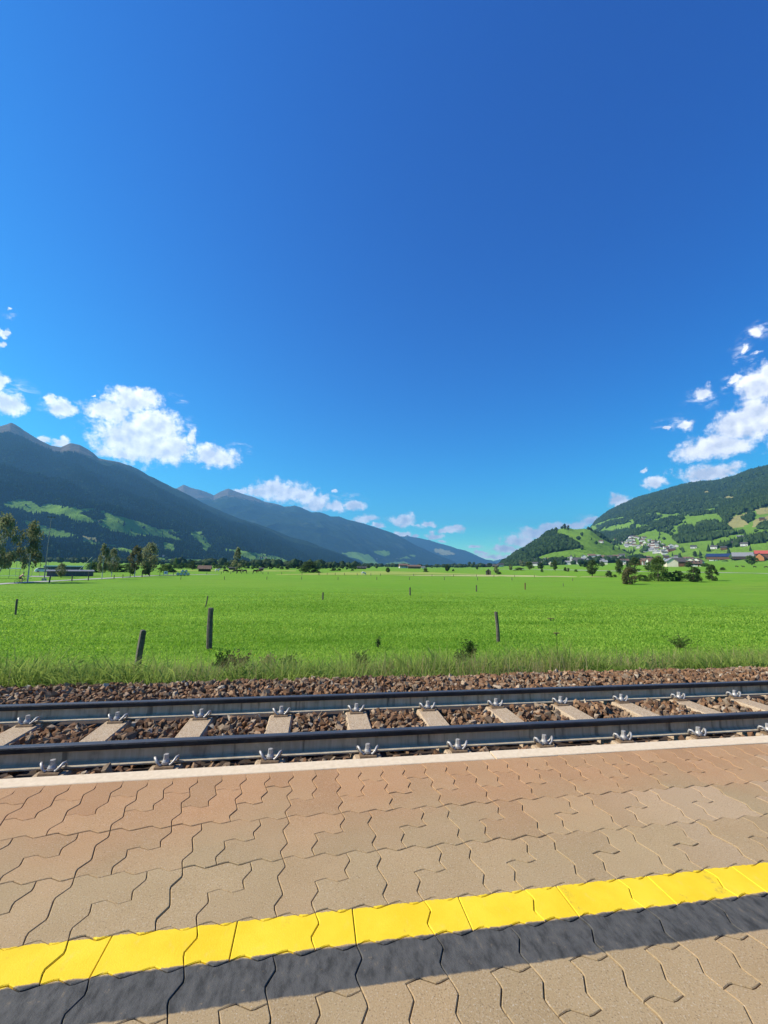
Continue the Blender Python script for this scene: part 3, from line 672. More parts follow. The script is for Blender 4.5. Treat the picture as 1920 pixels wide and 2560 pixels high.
# one sleeper with its spring clips and screws; clip points towards -y (the platform side of the rail)
slp = MB()
L0, L1 = -.80, .80
for y0, y1 in ((L0, L1),):
    V = []
    for y in (y0, y1):
        for x, z in ((-.125, -.17), (.125, -.17), (.096, -.012), (.084, 0.0), (-.084, 0.0), (-.096, -.012)): V.append((x, y, z))
    m_ = 6; slp.add(V, [(k, (k + 1) % m_, m_ + (k + 1) % m_, m_ + k) for k in range(m_)] + [list(range(m_))[::-1], list(range(m_, 2 * m_))])
sleeper_me = slp.data('sleeper', MAT['sleeper_concrete'])
def clip_mesh():
    b = MB()
    for s in (-1, 1):
        # from under the screw out to the ear, back over the rail foot
        pts = [(s * .018, -.010, .024), (s * .034, -.022, .020), (s * .053, -.018, .040), (s * .067, -.002, .062), (s * .074, .012, .062), (s * .073, .024, .042), (s * .063, .031, .024), (s * .044, .028, .020)]
        b.tube(pts, [.0085, .0085, .0085, .0088, .0088, .0085, .008, .0075], 8)
    b.tube([(-.018, -.010, .024), (0, .0, .027), (.018, -.010, .024)], .0085, 8)
    return b.data('spring_clip', MAT['clip_steel'], True)
def bolt_mesh():
    b = MB()
    b.tube([(0, 0, .020), (0, 0, .034)], .027, 14); b.tube([(0, 0, .034), (0, 0, .048)], [.026, .019], 14)
    b.tube([(0, 0, .046), (0, 0, .078)], [.0185, .0165], 6)
    return b.data('screw', MAT['clip_steel'])
def plate_mesh():
    b = MB(); b.prism([(-.044, .0), (-.038, .010), (-.010, .016), (.016, .016), (.016, .0)][::-1], 0, -.056, .056)
    return b.data('guide_plate', MAT['rust'])
clip_me, bolt_me, plate_me = clip_mesh(), bolt_mesh(), plate_mesh()
XS = [S0 + i * SS for i in range(-7, 18)]
for x in XS:
    sx = x + random.uniform(-.006, .006)
    s_ = inst('sleeper', sleeper_me, track, (sx, 0, 0), random.uniform(-.006, .006))
    for ry in RY:
        yb = ry - 3.47 - .078; rz = random.uniform(-.06, .06)
        inst('guide_plate', plate_me, s_, (0, yb, .0005)); inst('spring_clip', clip_me, s_, (0, yb, 0), rz, (.92, .92, .86)); inst('screw', bolt_me, s_, (0, yb, 0), random.uniform(0, 1), (.92, .92, .95))

# ------------------------------------------------------------------ ballast
def m_stone(t):
    p = pos(t); at = t.n('ShaderNodeAttribute', attribute_name='tint'); s = t.n('ShaderNodeSeparateColor', i={0: at.outputs['Color']})
    r = t.m('FRACT', t.m('ADD', s.outputs[0], rnd(t))); n = t.noise(p, 45, 5, .65)
    base = t.ramp(r, [(0.0, (.12, .066, .036)), (.25, (.23, .118, .058)), (.45, (.30, .165, .088)), (.6, (.20, .132, .082)), (.76, (.30, .225, .150)), (.90, (.38, .225, .120)), (1.0, (.55, .46, .34))])
    col = t.mix(t.step(n, .35, .7), t.mix(.45, base, c4((.06, .038, .026))), base)
    out(t, P(t, col, .93, bump=n, bs=.5, bd=.004, spec=.15))
mat('ballast_stone', m_stone)
def bed_z(y): return np.interp(y, [2.2, 2.9, 3.0, 3.15, 3.5, 3.8, 3.98, 4.3, 4.75, 5.0, 5.35, 5.7], [-.296, -.296, -.300, -.305, -.298, -.292, -.29, -.273, -.273, -.32, -.52, -.75])
by = np.array([2.15, 2.6, 2.9, 3.15, 3.5, 3.8, 4.0, 4.3, 4.75, 5.0, 5.35, 5.75]); bx = np.linspace(-16, 24, 60)
BX, BY = np.meshgrid(bx, by); ix = np.arange(BX.size).reshape(BX.shape)
bq = np.stack([ix[:-1, :-1], ix[:-1, 1:], ix[1:, 1:], ix[1:, :-1]], -1).reshape(-1, 4)
ballast = kind(obj('ballast', np.stack([BX, BY, bed_z(BY) - .035], -1), bq, simple('ballast_bed', (.03, .020, .014), (.06, .04, .028), 30)), 'structure')
ICO = []
_t = (1 + 5 ** .5) / 2
_iv = np.array([(-1, _t, 0), (1, _t, 0), (-1, -_t, 0), (1, -_t, 0), (0, -1, _t), (0, 1, _t), (0, -1, -_t), (0, 1, -_t), (_t, 0, -1), (_t, 0, 1), (-_t, 0, -1), (-_t, 0, 1)]); _iv /= np.linalg.norm(_iv[0])
_if = np.array([(0, 11, 5), (0, 5, 1), (0, 1, 7), (0, 7, 10), (0, 10, 11), (1, 5, 9), (5, 11, 4), (11, 10, 2), (10, 7, 6), (7, 1, 8), (3, 9, 4), (3, 4, 2), (3, 2, 6), (3, 6, 8), (3, 8, 9), (4, 9, 5), (2, 4, 11), (6, 2, 10), (8, 6, 7), (9, 8, 1)])
def stone_shape():
    """a broken stone: convex hull of a few scattered points, so flat faces and sharp edges"""
    import bmesh
    p = np.array([(i, j, k) for i in (-1, 1) for j in (-1, 1) for k in (-1, 1)]) * .62 + rng.uniform(-.42, .42, (8, 3)); p = np.concatenate([p, rng.uniform(-.95, .95, (2, 3))]); p *= np.array([rng.uniform(1.0, 1.7), rng.uniform(.8, 1.15), rng.uniform(.55, .95)])
    bm = bmesh.new(); vs = [bm.verts.new(q) for q in p]; r = bmesh.ops.convex_hull(bm, input=vs)
    bmesh.ops.delete(bm, geom=[e for e in r['geom_interior'] if isinstance(e, bmesh.types.BMVert)], context='VERTS')
    bmesh.ops.recalc_face_normals(bm, faces=bm.faces); bm.verts.index_update()
    V = np.array([v.co[:] for v in bm.verts]); F = np.array([[v.index for v in f.verts] for f in bm.faces if len(f.verts) == 3]); bm.free()
    return V, F
STONES = [stone_shape() for _ in range(26)]
def rand_rot(n):
    q = rng.normal(size=(n, 4)); q /= np.linalg.norm(q, axis=1)[:, None]; w, x, y, z = q.T
    return np.stack([np.stack([1 - 2 * (y * y + z * z), 2 * (x * y - z * w), 2 * (x * z + y * w)], -1), np.stack([2 * (x * y + z * w), 1 - 2 * (x * x + z * z), 2 * (y * z - x * w)], -1), np.stack([2 * (x * z - y * w), 2 * (y * z + x * w), 1 - 2 * (x * x + y * y)], -1)], 1)
NS = 58000
sx = rng.uniform(-7, 12, NS); sy = rng.uniform(2.31, 5.45, NS)
keep = np.ones(NS, bool)
for ry in RY: keep &= np.abs(sy - ry) > .085
xr = (sx - S0) / SS; dsl = np.abs(xr - np.round(xr)) * SS
insl = (sy > 2.66) & (sy < 4.28)
keep &= ~(insl & (dsl < .118))
# only the strips that can be seen over the platform edge and the rails, plus a margin
keep &= ((sy > 2.6) & (sy < 3.9)) | (sy > 4.25)
sx, sy = sx[keep], sy[keep]; NS = len(sx)
sr = rng.uniform(.013, .030, NS) * np.where(rng.random(NS) < .12, 1.3, 1.0)
sz = bed_z(sy) + rng.uniform(-.026, .020, NS) + (fbm(sx / .25, sy / .25, 91, 3) - .5) * .05
q = project(np.stack([sx, sy, sz], 1)); vis = (q[:, 0] > -20) & (q[:, 0] < 1940)
size = np.where(vis & (sz > bed_z(sy) - .008) & (sy > 2.9) & ((sy < 3.75) & (sy > 3.3) | (sy > 4.6) & (sy < 4.95)), sr / np.hypot(sx, sy), 0); top = np.argsort(-size)[:300]; is_top = np.zeros(NS, bool); is_top[top] = True
Rm = rand_rot(NS); which = rng.integers(0, len(STONES), NS); C3 = np.stack([sx, sy, sz], 1)
VV, FF, TT, off = [], [], [], 0
for k, (sv, sf) in enumerate(STONES):
    j = np.where((which == k) & ~is_top)[0]
    V = np.einsum('nij,kj->nki', Rm[j], sv) * sr[j][:, None, None] + C3[j][:, None, :]
    VV.append(V.reshape(-1, 3)); FF.append((sf[None] + off + len(sv) * np.arange(len(j))[:, None, None]).reshape(-1, 3)); TT.append(np.repeat(rng.random(len(j)), len(sv))); off += len(j) * len(sv)
tt = np.concatenate(TT)
kind(obj('ballast_stones', np.concatenate(VV), np.concatenate(FF), MAT['ballast_stone'], ballast, attrs={'tint': np.stack([tt, tt, tt], 1)}), 'stuff')
stone_me = [mesh_data('stone', sv, sf, (MAT['ballast_stone'],)) for sv, sf in STONES]
for i in top:
    o = inst('stone', stone_me[which[i]], ballast, (sx[i], sy[i], sz[i]), 0, (sr[i],) * 3)
    o.rotation_euler = Matrix(Rm[i].tolist()).to_euler()

# ------------------------------------------------------------------ grass
def blades(name, x, y, h, w, lean, tint, m, parent=None, z=None):
    n = len(x); z = zground(x, y) - .01 if z is None else z
    a = rng.uniform(0, 2 * np.pi, n); la = rng.uniform(0, 2 * np.pi, n)
    dx, dy = np.cos(a) * w / 2, np.sin(a) * w / 2; lx, ly = np.cos(la) * lean * h, np.sin(la) * lean * h
    V = np.stack([np.stack([x - dx, y - dy, z], 1), np.stack([x + dx, y + dy, z], 1),
                  np.stack([x - dx * .8 + lx * .4, y - dy * .8 + ly * .4, z + h * .6], 1), np.stack([x + dx * .8 + lx * .4, y + dy * .8 + ly * .4, z + h * .6], 1),
                  np.stack([x + lx, y + ly, z + h * (1 - .3 * lean)], 1)], 1).reshape(-1, 3)
    F = (np.array([(0, 1, 3), (0, 3, 2), (2, 3, 4)])[None] + 5 * np.arange(n)[:, None, None]).reshape(-1, 3)
    t = np.repeat(tint, 5); return obj(name, V, F, m, parent, attrs={'tint': np.stack([t, t, t], 1)})
n = 85000
x = rng.uniform(-8, 15, n); y = 5.0 + rng.gamma(1.6, .72, n); y = np.where(y > 10.5, rng.uniform(5.1, 8.5, n), y)
clump = fbm(x / .55, y / .45, 61, 3); patchy = fbm(x / 2.2, y / 1.4, 62, 2)
hh = (.12 + .74 * np.clip((clump - .30) * 1.9, 0, 1) * (.45 + patchy)) * rng.uniform(.45, 1.15, n) * np.interp(y, [4.9, 5.2, 6.2, 8.0, 11.0], [.55, .95, 1.0, .6, .3])
tint = np.clip((clump - .5) * 1.6 + .45 + rng.normal(0, .24, n), 0, 1)
kind(blades('tall_grass', x, y, hh, rng.uniform(.005, .019, n), rng.uniform(.2, 1.25, n), tint, MAT['leaf_tall']), 'stuff')
n = 26000
x = rng.uniform(-8, 15, n); y = 5.05 + rng.gamma(1.8, .6, n); cl = fbm(x / .7 + 3, y / .55, 64, 3); k = rng.random(n) < sst(cl, .46, .64); x, y, cl = x[k], y[k], cl[k]; n = len(x)
hz_ = np.clip((cl - .42) * 2.2, .1, 1) * .55 * np.interp(y, [5, 5.4, 7, 9], [.6, 1, .9, .5])
HC = np.stack([x, y, zground(x, y) + hz_ * rng.random(n) ** .6], 1); _R = rand_rot(n); _q = np.array([(-1, 0, 0), (0, -.32, .1), (1, 0, 0), (0, .32, .1)]) * .5
HV = (np.einsum('nij,kj->nki', _R, _q) * rng.uniform(.04, .10, n)[:, None, None] + HC[:, None, :]).reshape(-1, 3); ht = np.repeat(np.clip(cl - .1 + rng.normal(0, .2, n), 0, 1), 4)
kind(obj('herbs', HV, np.arange(4 * n).reshape(-1, 4), MAT['leaf_herb'], attrs={'tint': np.stack([ht, ht, ht], 1)}), 'stuff')
n = 15000
x = rng.uniform(-8, 15, n); y = 4.98 + rng.gamma(2.0, .75, n); tall = fbm(x / .9 + 5, y / .7, 67, 3); k = rng.random(n) < sst(tall, .38, .62); x, y = x[k], y[k]; n = len(x)
kind(blades('dry_grass_stalks', x, y, rng.uniform(.25, .62, n), rng.uniform(.003, .007, n), rng.uniform(.05, .4, n), rng.random(n), MAT['leaf_straw']), 'stuff')
n = 360000
rr = np.exp(rng.uniform(np.log(6.4), np.log(75), n)); aa = np.radians(rng.uniform(-44, 62, n)); x, y = rr * np.sin(aa), rr * np.cos(aa); k = y > 5.6; x, y, rr = x[k], y[k], rr[k]; n = len(x)
tint = np.clip(-.12 + .45 * fbm(x / 2.5, y / 2.5, 73, 4) + .75 * fbm(x / 16, y / 3.2, 79, 3) + rng.normal(0, .2, n), 0, 1)
kind(blades('meadow_grass', x, y, (.05 + .0022 * rr) * (1 - .9 * sst(rr, 30, 74)) * rng.uniform(.5, 1.3, n) * (.7 + .6 * fbm(x / 1.5, y / 1.5, 75, 2)), (.0055 + .0014 * rr) * rng.uniform(.5, 1.5, n), rng.uniform(.3, 1.1, n), tint, MAT['leaf_grass']), 'stuff')
n = 150
rr = np.exp(rng.uniform(np.log(6), np.log(40), n)); aa = np.radians(rng.uniform(-40, 56, n)); x, y = rr * np.sin(aa), rr * np.cos(aa); k = y > 5.4; x, y, rr = x[k], y[k], rr[k]
kind(blades('meadow_flowers', x, y, .03 + 0 * x, .012 + .0012 * rr, rng.uniform(.5, 1, len(x)), rng.random(len(x)), MAT['leaf_flower'], z=zground(x, y) + rng.uniform(.12, .3, len(x))), 'stuff')

# ------------------------------------------------------------------ trees
def leaves(C, size, flat=0.0):
    n = len(C); R = rand_rot(n); s = size * rng.uniform(.6, 1.35, n)
    q = np.array([(-1, 0, 0), (0, -.55, .12), (1, 0, 0), (0, .55, .12)]) * .5
    V = (np.einsum('nij,kj->nki', R, q) * s[:, None, None] + C[:, None, :]).reshape(-1, 3)
    return V, np.arange(4 * n).reshape(-1, 4)
def crown(kindname, N, leaf, seed):
    """leaf positions of a tree one unit high and one unit wide"""
    g = np.random.default_rng(seed)
    if kindname == 'broad': z0, z1, ncl, cr, prof_ = .16, 1.0, 48, .15, lambda u: .5 * np.sin(np.pi * (u * .86 + .10)) ** .75
    elif kindname == 'birch': z0, z1, ncl, cr, prof_ = .26, 1.0, 46, .125, lambda u: .5 * np.sin(np.pi * (u * .80 + .16)) ** 1.0
    elif kindname == 'bush': z0, z1, ncl, cr, prof_ = .02, .98, 46, .16, lambda u: .5 * np.sqrt(np.clip(1 - u ** 1.8, 0, 1))
    elif kindname == 'spire': z0, z1, ncl, cr, prof_ = .18, 1.0, 40, .08, lambda u: .5 * (1 - u) ** .7 * np.clip(u * 8, .3, 1)
    else: z0, z1, ncl, cr, prof_ = .05, 1.0, 48, .145, lambda u: .5 * np.sin(np.pi * (u * .8 + .15)) ** .6
    u = g.random(ncl); a = g.uniform(0, 2 * np.pi, ncl); rad = prof_(u) * np.sqrt(g.uniform(.15, 1, ncl)) * .86
    C = np.stack([rad * np.cos(a), rad * np.sin(a), z0 + u * (z1 - z0) * .93], 1)
    ci = g.integers(0, ncl, N); d = g.normal(size=(N, 3)); d /= np.linalg.norm(d, axis=1)[:, None]
    L = C[ci] + d * (cr * g.uniform(.25, 1.15, N) ** 1)[:, None] * np.array([1, 1, .75]) * g.uniform(.75, 1.25, ncl)[ci][:, None]
    L[:, 2] = np.clip(L[:, 2], z0 * .8, 1.02)
    t = np.clip(.5 + .5 * g.normal(0, .45, ncl)[ci] + g.normal(0, .14, N), 0, 1)
    return C, L, t
TREE_ME = {}
def tree_meshes(kindname, lm, bm, var, N, leaf):
    key = (kindname, lm, bm, var, N)
    if key in TREE_ME: return TREE_ME[key]
    C, L, t = crown(kindname, N, leaf, hash((kindname, var)) % 9973 if False else (sum(map(ord, kindname)) * 31 + var * 7))
    V, F = leaves(L, leaf * 1.65); t4 = np.repeat(t, 4)
    cm = mesh_data('crown', V, F, (MAT[lm],), attrs={'tint': np.stack([t4, t4, t4], 1)})
    b = MB(); top = .82 if kindname != 'bush' else .4; r0 = {'birch': .022, 'spire': .020, 'bush': .018}.get(kindname, .032)
    ph = var * 1.7; pts = [(.012 * math.sin(ph + 5 * q), .012 * math.cos(ph * 1.3 + 4 * q), top * q) for q in np.linspace(-.02, 1, 6)]
    b.tube(pts, [r0 * (1.25 - 1.05 * q) for q in np.linspace(0, 1, 6)], 7)
    for c in C[::3][:12]:
        z = max(.10 if kindname != 'bush' else .02, c[2] - .22 * random.uniform(.6, 1.1)); q = min(z / top, .95)
        p0_ = np.array([.012 * math.sin(ph + 5 * q), .012 * math.cos(ph * 1.3 + 4 * q), z]); mid = (p0_ + c) / 2 + np.array([0, 0, .02])
        b.tube([p0_, mid, c], [r0 * .42, r0 * .26, r0 * .08], 5)
    tm = b.data('trunk', MAT[bm])
    TREE_ME[key] = (cm, tm); return cm, tm
_tv = [0]
def tree(name, kindname, px, base, top, w, label, group=None, lm='leaf_green', bm='bark', N=2200, leaf=.05, cat='tree', lean=0.0, P0=None):
    Pb = hit(px, base) if P0 is None else P0; h = max(height(Pb, px, top), .3); wd = max(width(Pb, w), .2)
    _tv[0] += 1; cm, tm = tree_meshes(kindname, lm, bm, _tv[0] % 4, N, leaf)
    o = empty(name, (Pb[0], Pb[1], Pb[2] - .03), random.uniform(0, 6.28), (wd, wd, h)); o.rotation_euler[1] = lean
    inst('trunk', tm, o); inst('crown', cm, o); return tag(o, label, cat, group)

T_ = tree
T_('birch_tree', 'birch', -8, 1456, 1283, 88, 'dense brownish birch cut off by the left edge of the picture', lm='leaf_birch', bm='bark_birch', N=3000, leaf=.036)
T_('birch_tree', 'birch', 68, 1455, 1302, 66, 'tall thin birch with pale trunk between the cyclist and the floodlight mast', lm='leaf_birch', bm='bark_birch', N=2000, leaf=.038)
T_('young_tree', 'broad', 152, 1444, 1408, 27, 'small olive young tree in front of the long grey shed', lm='leaf_birch', N=1400, leaf=.055)
T_('birch_tree', 'birch', 254, 1448, 1360, 34, 'slim birch at the path right of the grey shed, trunk crossing the path', lm='leaf_birch', bm='bark_birch', N=1900, leaf=.045)
T_('birch_tree', 'birch', 279, 1442, 1370, 32, 'slim birch just right of the first slim birch beside the path', lm='leaf_birch', bm='bark_birch', N=1900, leaf=.045)
T_('birch_tree', 'birch', 336, 1442, 1364, 36, 'birch with orange autumn leaves on its left side beside the path', lm='leaf_rust', bm='bark_birch', N=1900, leaf=.045)
T_('field_tree', 'broad', 372, 1438, 1357, 50, 'tallest and fullest tree of the group by the path left of the sign board', lm='leaf_birch', N=2600, leaf=.042)
T_('shrub', 'broad', 331, 1437, 1411, 24, 'low dark red-brown shrub under the orange birch', lm='leaf_dark', N=1200, leaf=.07, cat='shrub')
T_('shrub', 'broad', 364, 1438, 1409, 24, 'multi-stemmed shrub left of the fullest path tree', lm='leaf_dark', N=1200, leaf=.07, cat='shrub')
for px, b, t, w, l in ((232, 1431, 1405, 48, 'rounded green bush behind the slanting green ball net'), (285, 1430, 1407, 62, 'wide rounded bush behind the two slim birches'), (416, 1431, 1410, 50, 'rounded bush behind the white sign board'), (318, 1425, 1409, 30, 'grey-green bush left behind the orange birch'), (438, 1420, 1394, 14, 'upright grey-green tree behind the hay bales, left one')):
    T_('bush', 'bush', px, b, t, w, l, lm='leaf_green', N=1800, leaf=.055, cat='bush')
T_('field_tree', 'broad', 481, 1425, 1402, 18, 'round dark tree between hay bales and log hut', lm='leaf_dark', N=1200, leaf=.07)
T_('larch_tree', 'spire', 592, 1434, 1366, 40, 'tall sparse tan larch standing alone among the grazing cattle', lm='leaf_birch', bm='bark', N=1500, leaf=.045)
T_('round_bush', 'bush', 774, 1431.5, 1403, 54, 'big dark dome-shaped bush alone in the middle of the meadow', lm='leaf_dark', N=3800, leaf=.045, cat='bush')
for px, b, t, w, l in ((834, 1427, 1420.5, 20, 'low dark hedge bush right of the dome-shaped bush, longer one'), (848, 1427, 1421, 12, 'short dark hedge bush at the right end of the low hedge'), (881, 1427, 1422, 10, 'tiny dark bush left of the dark timber farm')):
    T_('low_bush', 'bush', px, b, t, w, l, lm='leaf_dark', N=700, leaf=.09, cat='bush')
T_('field_tree', 'broad', 970, 1431.5, 1418.5, 13, 'small round tree alone in front of the farmhouse, left', lm='leaf_dark', N=900, leaf=.09)
T_('low_bush', 'bush', 1064, 1430, 1420, 15, 'low dark bush below the small white farm annex', lm='leaf_dark', N=800, leaf=.09, cat='bush')
T_('field_tree', 'broad', 1118, 1429, 1411.5, 13, 'upright dark tree alone right of the red-brown barn', lm='leaf_dark', N=1000, leaf=.09)
T_('low_bush', 'bush', 1133, 1428, 1422.5, 8, 'tiny dark bush just right of the upright dark tree', lm='leaf_dark', N=500, leaf=.11, cat='bush')
for px, b, t, w, l in ((1078, 1419, 1412.5, 14, 'dark clump of a tree right of the farm annex'), (1136, 1418, 1408.5, 14, 'dark round tree left of the two white houses'), (1174, 1418, 1404.5, 12, 'round dark tree right of the white houses, left of a pair'), (1185, 1418, 1405, 8, 'slim dark tree, right of a pair beside the white houses'), (1224, 1418, 1408, 14, 'dark round tree among the dark farm roofs behind the hay hut'), (1193, 1424, 1416.5, 7, 'small grey bush by the lane left of the hay hut')):
    T_('far_tree', 'broad', px, b, t, w, l, lm='leaf_dark', N=800, leaf=.09)
T_('leaning_tree', 'broad', 1241, 1435, 1414, 14, 'thin grey leaning tree right of the wooden hay hut', lm='leaf_birch', N=900, leaf=.07, lean=.12)
T_('low_bush', 'bush', 1248, 1436, 1429, 14, 'dark low bush under the thin leaning tree', lm='leaf_dark', N=700, leaf=.09, cat='bush')
for px, b, t, w, l in ((1277, 1426, 1410, 11, 'slim dark tree at the left end of the village hedge'), (1298, 1426, 1418.5, 28, 'flat dark hedge below the slim tree at the village edge'), (1324, 1424, 1404, 22, 'pale round tree at the village edge above the flat hedge'), (1352, 1423, 1406, 20, 'second pale round tree at the village edge, right'), (1308, 1417, 1403, 22, 'brownish tree behind the pale round trees'), (1388, 1428, 1399, 14, 'tall slim grey tree left of the twin roadside bushes'), (1355, 1430.5, 1421.5, 8, 'tiny round bush in the field below the village'), (1413, 1428, 1418, 9, 'left of the twin small bushes beside the lane'), (1421, 1429, 1420, 9, 'right of the twin small bushes beside the lane'), (1440, 1429.5, 1423, 10, 'small round bush beside the lane near a bigger tree')):
    T_('far_tree', 'broad' if t < 1412 else 'bush', px, b, t, w, l, lm=random.choice(['leaf_green', 'leaf_birch', 'leaf_dark']), N=900, leaf=.08)
T_('field_tree', 'broad', 1481, 1441, 1399, 30, 'dark round-headed tree standing alone left of the tree row', lm='leaf_dark', N=1800, leaf=.055)
T_('bush', 'bush', 1522, 1443, 1426, 20, 'dark lopsided bush with a trailing branch right of the lone tree', lm='leaf_dark', N=1100, leaf=.07, cat='bush', lean=-.12)
T_('bush', 'bush', 1537, 1443, 1436, 12, 'low sprig beside the lopsided bush', lm='leaf_dark', N=500, leaf=.1, cat='bush')
T_('field_tree', 'broad', 1548, 1438, 1399, 20, 'slim dark tree behind the rust-tinged tree, left side', lm='leaf_dark', N=1500, leaf=.06)
T_('field_tree', 'dense', 1588, 1434, 1393, 34, 'tall dark tree directly behind the rust-tinged tree', lm='leaf_dark', N=2000, leaf=.055)
T_('rusty_tree', 'dense', 1573, 1461, 1417, 40, 'rust-tinged pale bushy tree nearest in the row at right', lm='leaf_rust', N=2300, leaf=.05)
T_('bush', 'bush', 1606, 1453, 1436, 36, 'low green bush between the rust-tinged and the big dark tree', N=1300, leaf=.06, cat='bush')
T_('field_tree', 'dense', 1646, 1453, 1393, 50, 'biggest dark green tree of the row in the right field', lm='leaf_green', N=3600, leaf=.042)
T_('bush', 'bush', 1676, 1453, 1430, 24, 'dark bush at the right foot of the biggest tree', lm='leaf_dark', N=1200, leaf=.065, cat='bush')
T_('field_tree', 'dense', 1698, 1453, 1426, 30, 'small olive tree between the dark bush and the round dark tree', lm='leaf_green', N=1500, leaf=.06)
T_('field_tree', 'dense', 1735, 1455, 1418, 40, 'round very dark tree second from the right end of the row', lm='leaf_dark', N=2400, leaf=.048)
T_('field_tree', 'dense', 1781, 1452, 1412, 30, 'dark tapered tree at the right end of the row, casting a shadow', lm='leaf_dark', N=2000, leaf=.05)
for px, b, t, w, l in ((1621, 1428, 1405, 20, 'dark round tree behind the gap right of the tall dark tree'), (1722, 1419, 1404, 22, 'dark tree among the brown village roofs right of the biggest tree'), (1762, 1417, 1408, 26, 'dark flat hedge at the right end of the village'), (1880, 1413, 1389, 30, 'round olive tree standing in front of the orange barn'), (1807, 1426, 1418, 14, 'small round bush alone in the field below the long barn'), (1738, 1392, 1378, 12, 'round dark tree on the slope above the village, right'), (1752, 1396, 1388, 10, 'low dark bush on the slope beside the round tree')):
    T_('far_tree', 'broad' if t < 1412 else 'bush', px, b, t, w, l, lm=random.choice(['leaf_green', 'leaf_dark']), N=1000, leaf=.075)
for i, (px, b, t, w) in enumerate([(1412, 1321, 1309, 10), (1421, 1323, 1313, 7), (1392, 1330, 1319, 6)]):
    T_('crest_tree', 'broad', px, b + 3, t, w, ['dark round tree on the top of the green hill', 'smaller dark tree right beside the hilltop tree', 'small dark tree left below the hilltop'][i], lm='leaf_dark', N=700, leaf=.1)
# the wooded margin of the meadow: single trees of a long belt
for i in range(64):
    px = 425 + i * 7.6 + random.uniform(-3, 3); b = random.uniform(1419.5, 1423) + (0 if px < 700 else 1.0); t = b - random.uniform(7, 17) * (1.0 if px < 620 else .8)
    T_('belt_tree', random.choice(['broad', 'bush', 'dense']), px, b, t, random.uniform(8, 15), 'dark tree in the long belt of trees along the far edge of the meadow', 'tree belt behind the meadow', lm=random.choice(['leaf_dark', 'leaf_green', 'leaf_forest']), N=600, leaf=.10)
for i in range(26):
    px = random.uniform(1258, 1640); b = random.uniform(1405, 1418); T_('village_tree', random.choice(['broad', 'dense']), px, b, b - random.uniform(8, 15), random.uniform(9, 16), 'dark leafy tree between the houses of the village', 'trees among the village houses', lm=random.choice(['leaf_dark', 'leaf_green', 'leaf_forest']), N=600, leaf=.10)

# ------------------------------------------------------------------ woods on the slopes (one mass each)
def icos_blob():
    v = _iv * (1 + rng.uniform(-.22, .22, (12, 1))); v[:, 2] = v[:, 2] * .5 + .5; v[:, :2] *= .5; return v
BLOBS = [icos_blob() for _ in range(10)]
k = 6; _ca = np.linspace(0, 2 * np.pi, k, endpoint=False)
CONE = np.concatenate([np.stack([.5 * np.cos(_ca), .5 * np.sin(_ca), 0 * _ca + .02], 1), [[0, 0, 1.0]]]); CONEF = np.array([(i, (i + 1) % k, k) for i in range(k)])
def forest(name, lname, n, hr, decid, tband, azpx, lm='leaf_forest'):
    l = LAYERS[lname]; a0, a1 = azel(azpx[0], 1417)[0], azel(azpx[1], 1417)[0]
    a = rng.uniform(a0, a1, n); t = tband[0] + (tband[1] - tband[0]) * rng.random(n) ** .8; r = l.rb(a) + t * (l.rc(a) - l.rb(a)); x, y = r * np.sin(a), r * np.cos(a); z = l.hpol(a, r)
    Pt = np.stack([x, y, z], 1); md, dr = cover_of(lname, Pt)
    ok = ~md & ~dr & (z > zground(x, y) - .5)
    solitary = (md & ~dr & (rng.random(n) < (.003 if lname == 'mound' else .014)))
    ok |= solitary
    Pt = Pt[ok]; n = len(Pt); h = rng.uniform(*hr, n) * np.where(rng.random(n) < .1, 1.25, 1); w = h * rng.uniform(.36, .55, n); isd = rng.random(n) < decid + .35 * (fbm(Pt[:, 0] / 150, Pt[:, 1] / 150, 99, 3) - .5)
    tn = np.clip(.15 + .6 * fbm(Pt[:, 0] / 90, Pt[:, 1] / 90, 97, 3) + rng.normal(0, .2, n), 0, 1)
    VV, FF, TT, b = [], [], [], 0
    for flag, tmplF in ((False, CONEF), (True, _if)):
        m_ = isd == flag; c = m_.sum()
        if not c: continue
        if flag: T3 = np.stack(BLOBS)[rng.integers(0, len(BLOBS), c)]; s = np.stack([w[m_] * 1.7, w[m_] * 1.7, h[m_] * .8], 1)
        else: T3 = np.repeat(CONE[None], c, 0); s = np.stack([w[m_], w[m_], h[m_]], 1)
        V = T3 * s[:, None, :] + Pt[m_][:, None, :]; kk = V.shape[1]
        VV.append(V.reshape(-1, 3)); FF.append((tmplF[None] + b + kk * np.arange(c)[:, None, None]).reshape(-1, 3)); TT.append(np.repeat(tn[m_] + (.25 if flag else 0), kk)); b += c * kk
    V = np.concatenate(VV); F = np.concatenate(FF); tt = np.clip(np.concatenate(TT), 0, 1)
    o = obj(name, V, F, MAT[lm], attrs={'tint': np.stack([tt, tt, tt], 1)}); return kind(o, 'stuff')
forest('mountain_forest', 'left', 90000, (10, 19), .15, (.0, .82), (-160, 910))
forest('hill_wood', 'mound', 7500, (8, 15), .75, (.0, 1.02), (1250, 1640), 'leaf_wood')
forest('slope_wood', 'right', 62000, (9, 17), .35, (.0, 1.0), (1440, 2150), 'leaf_wood')

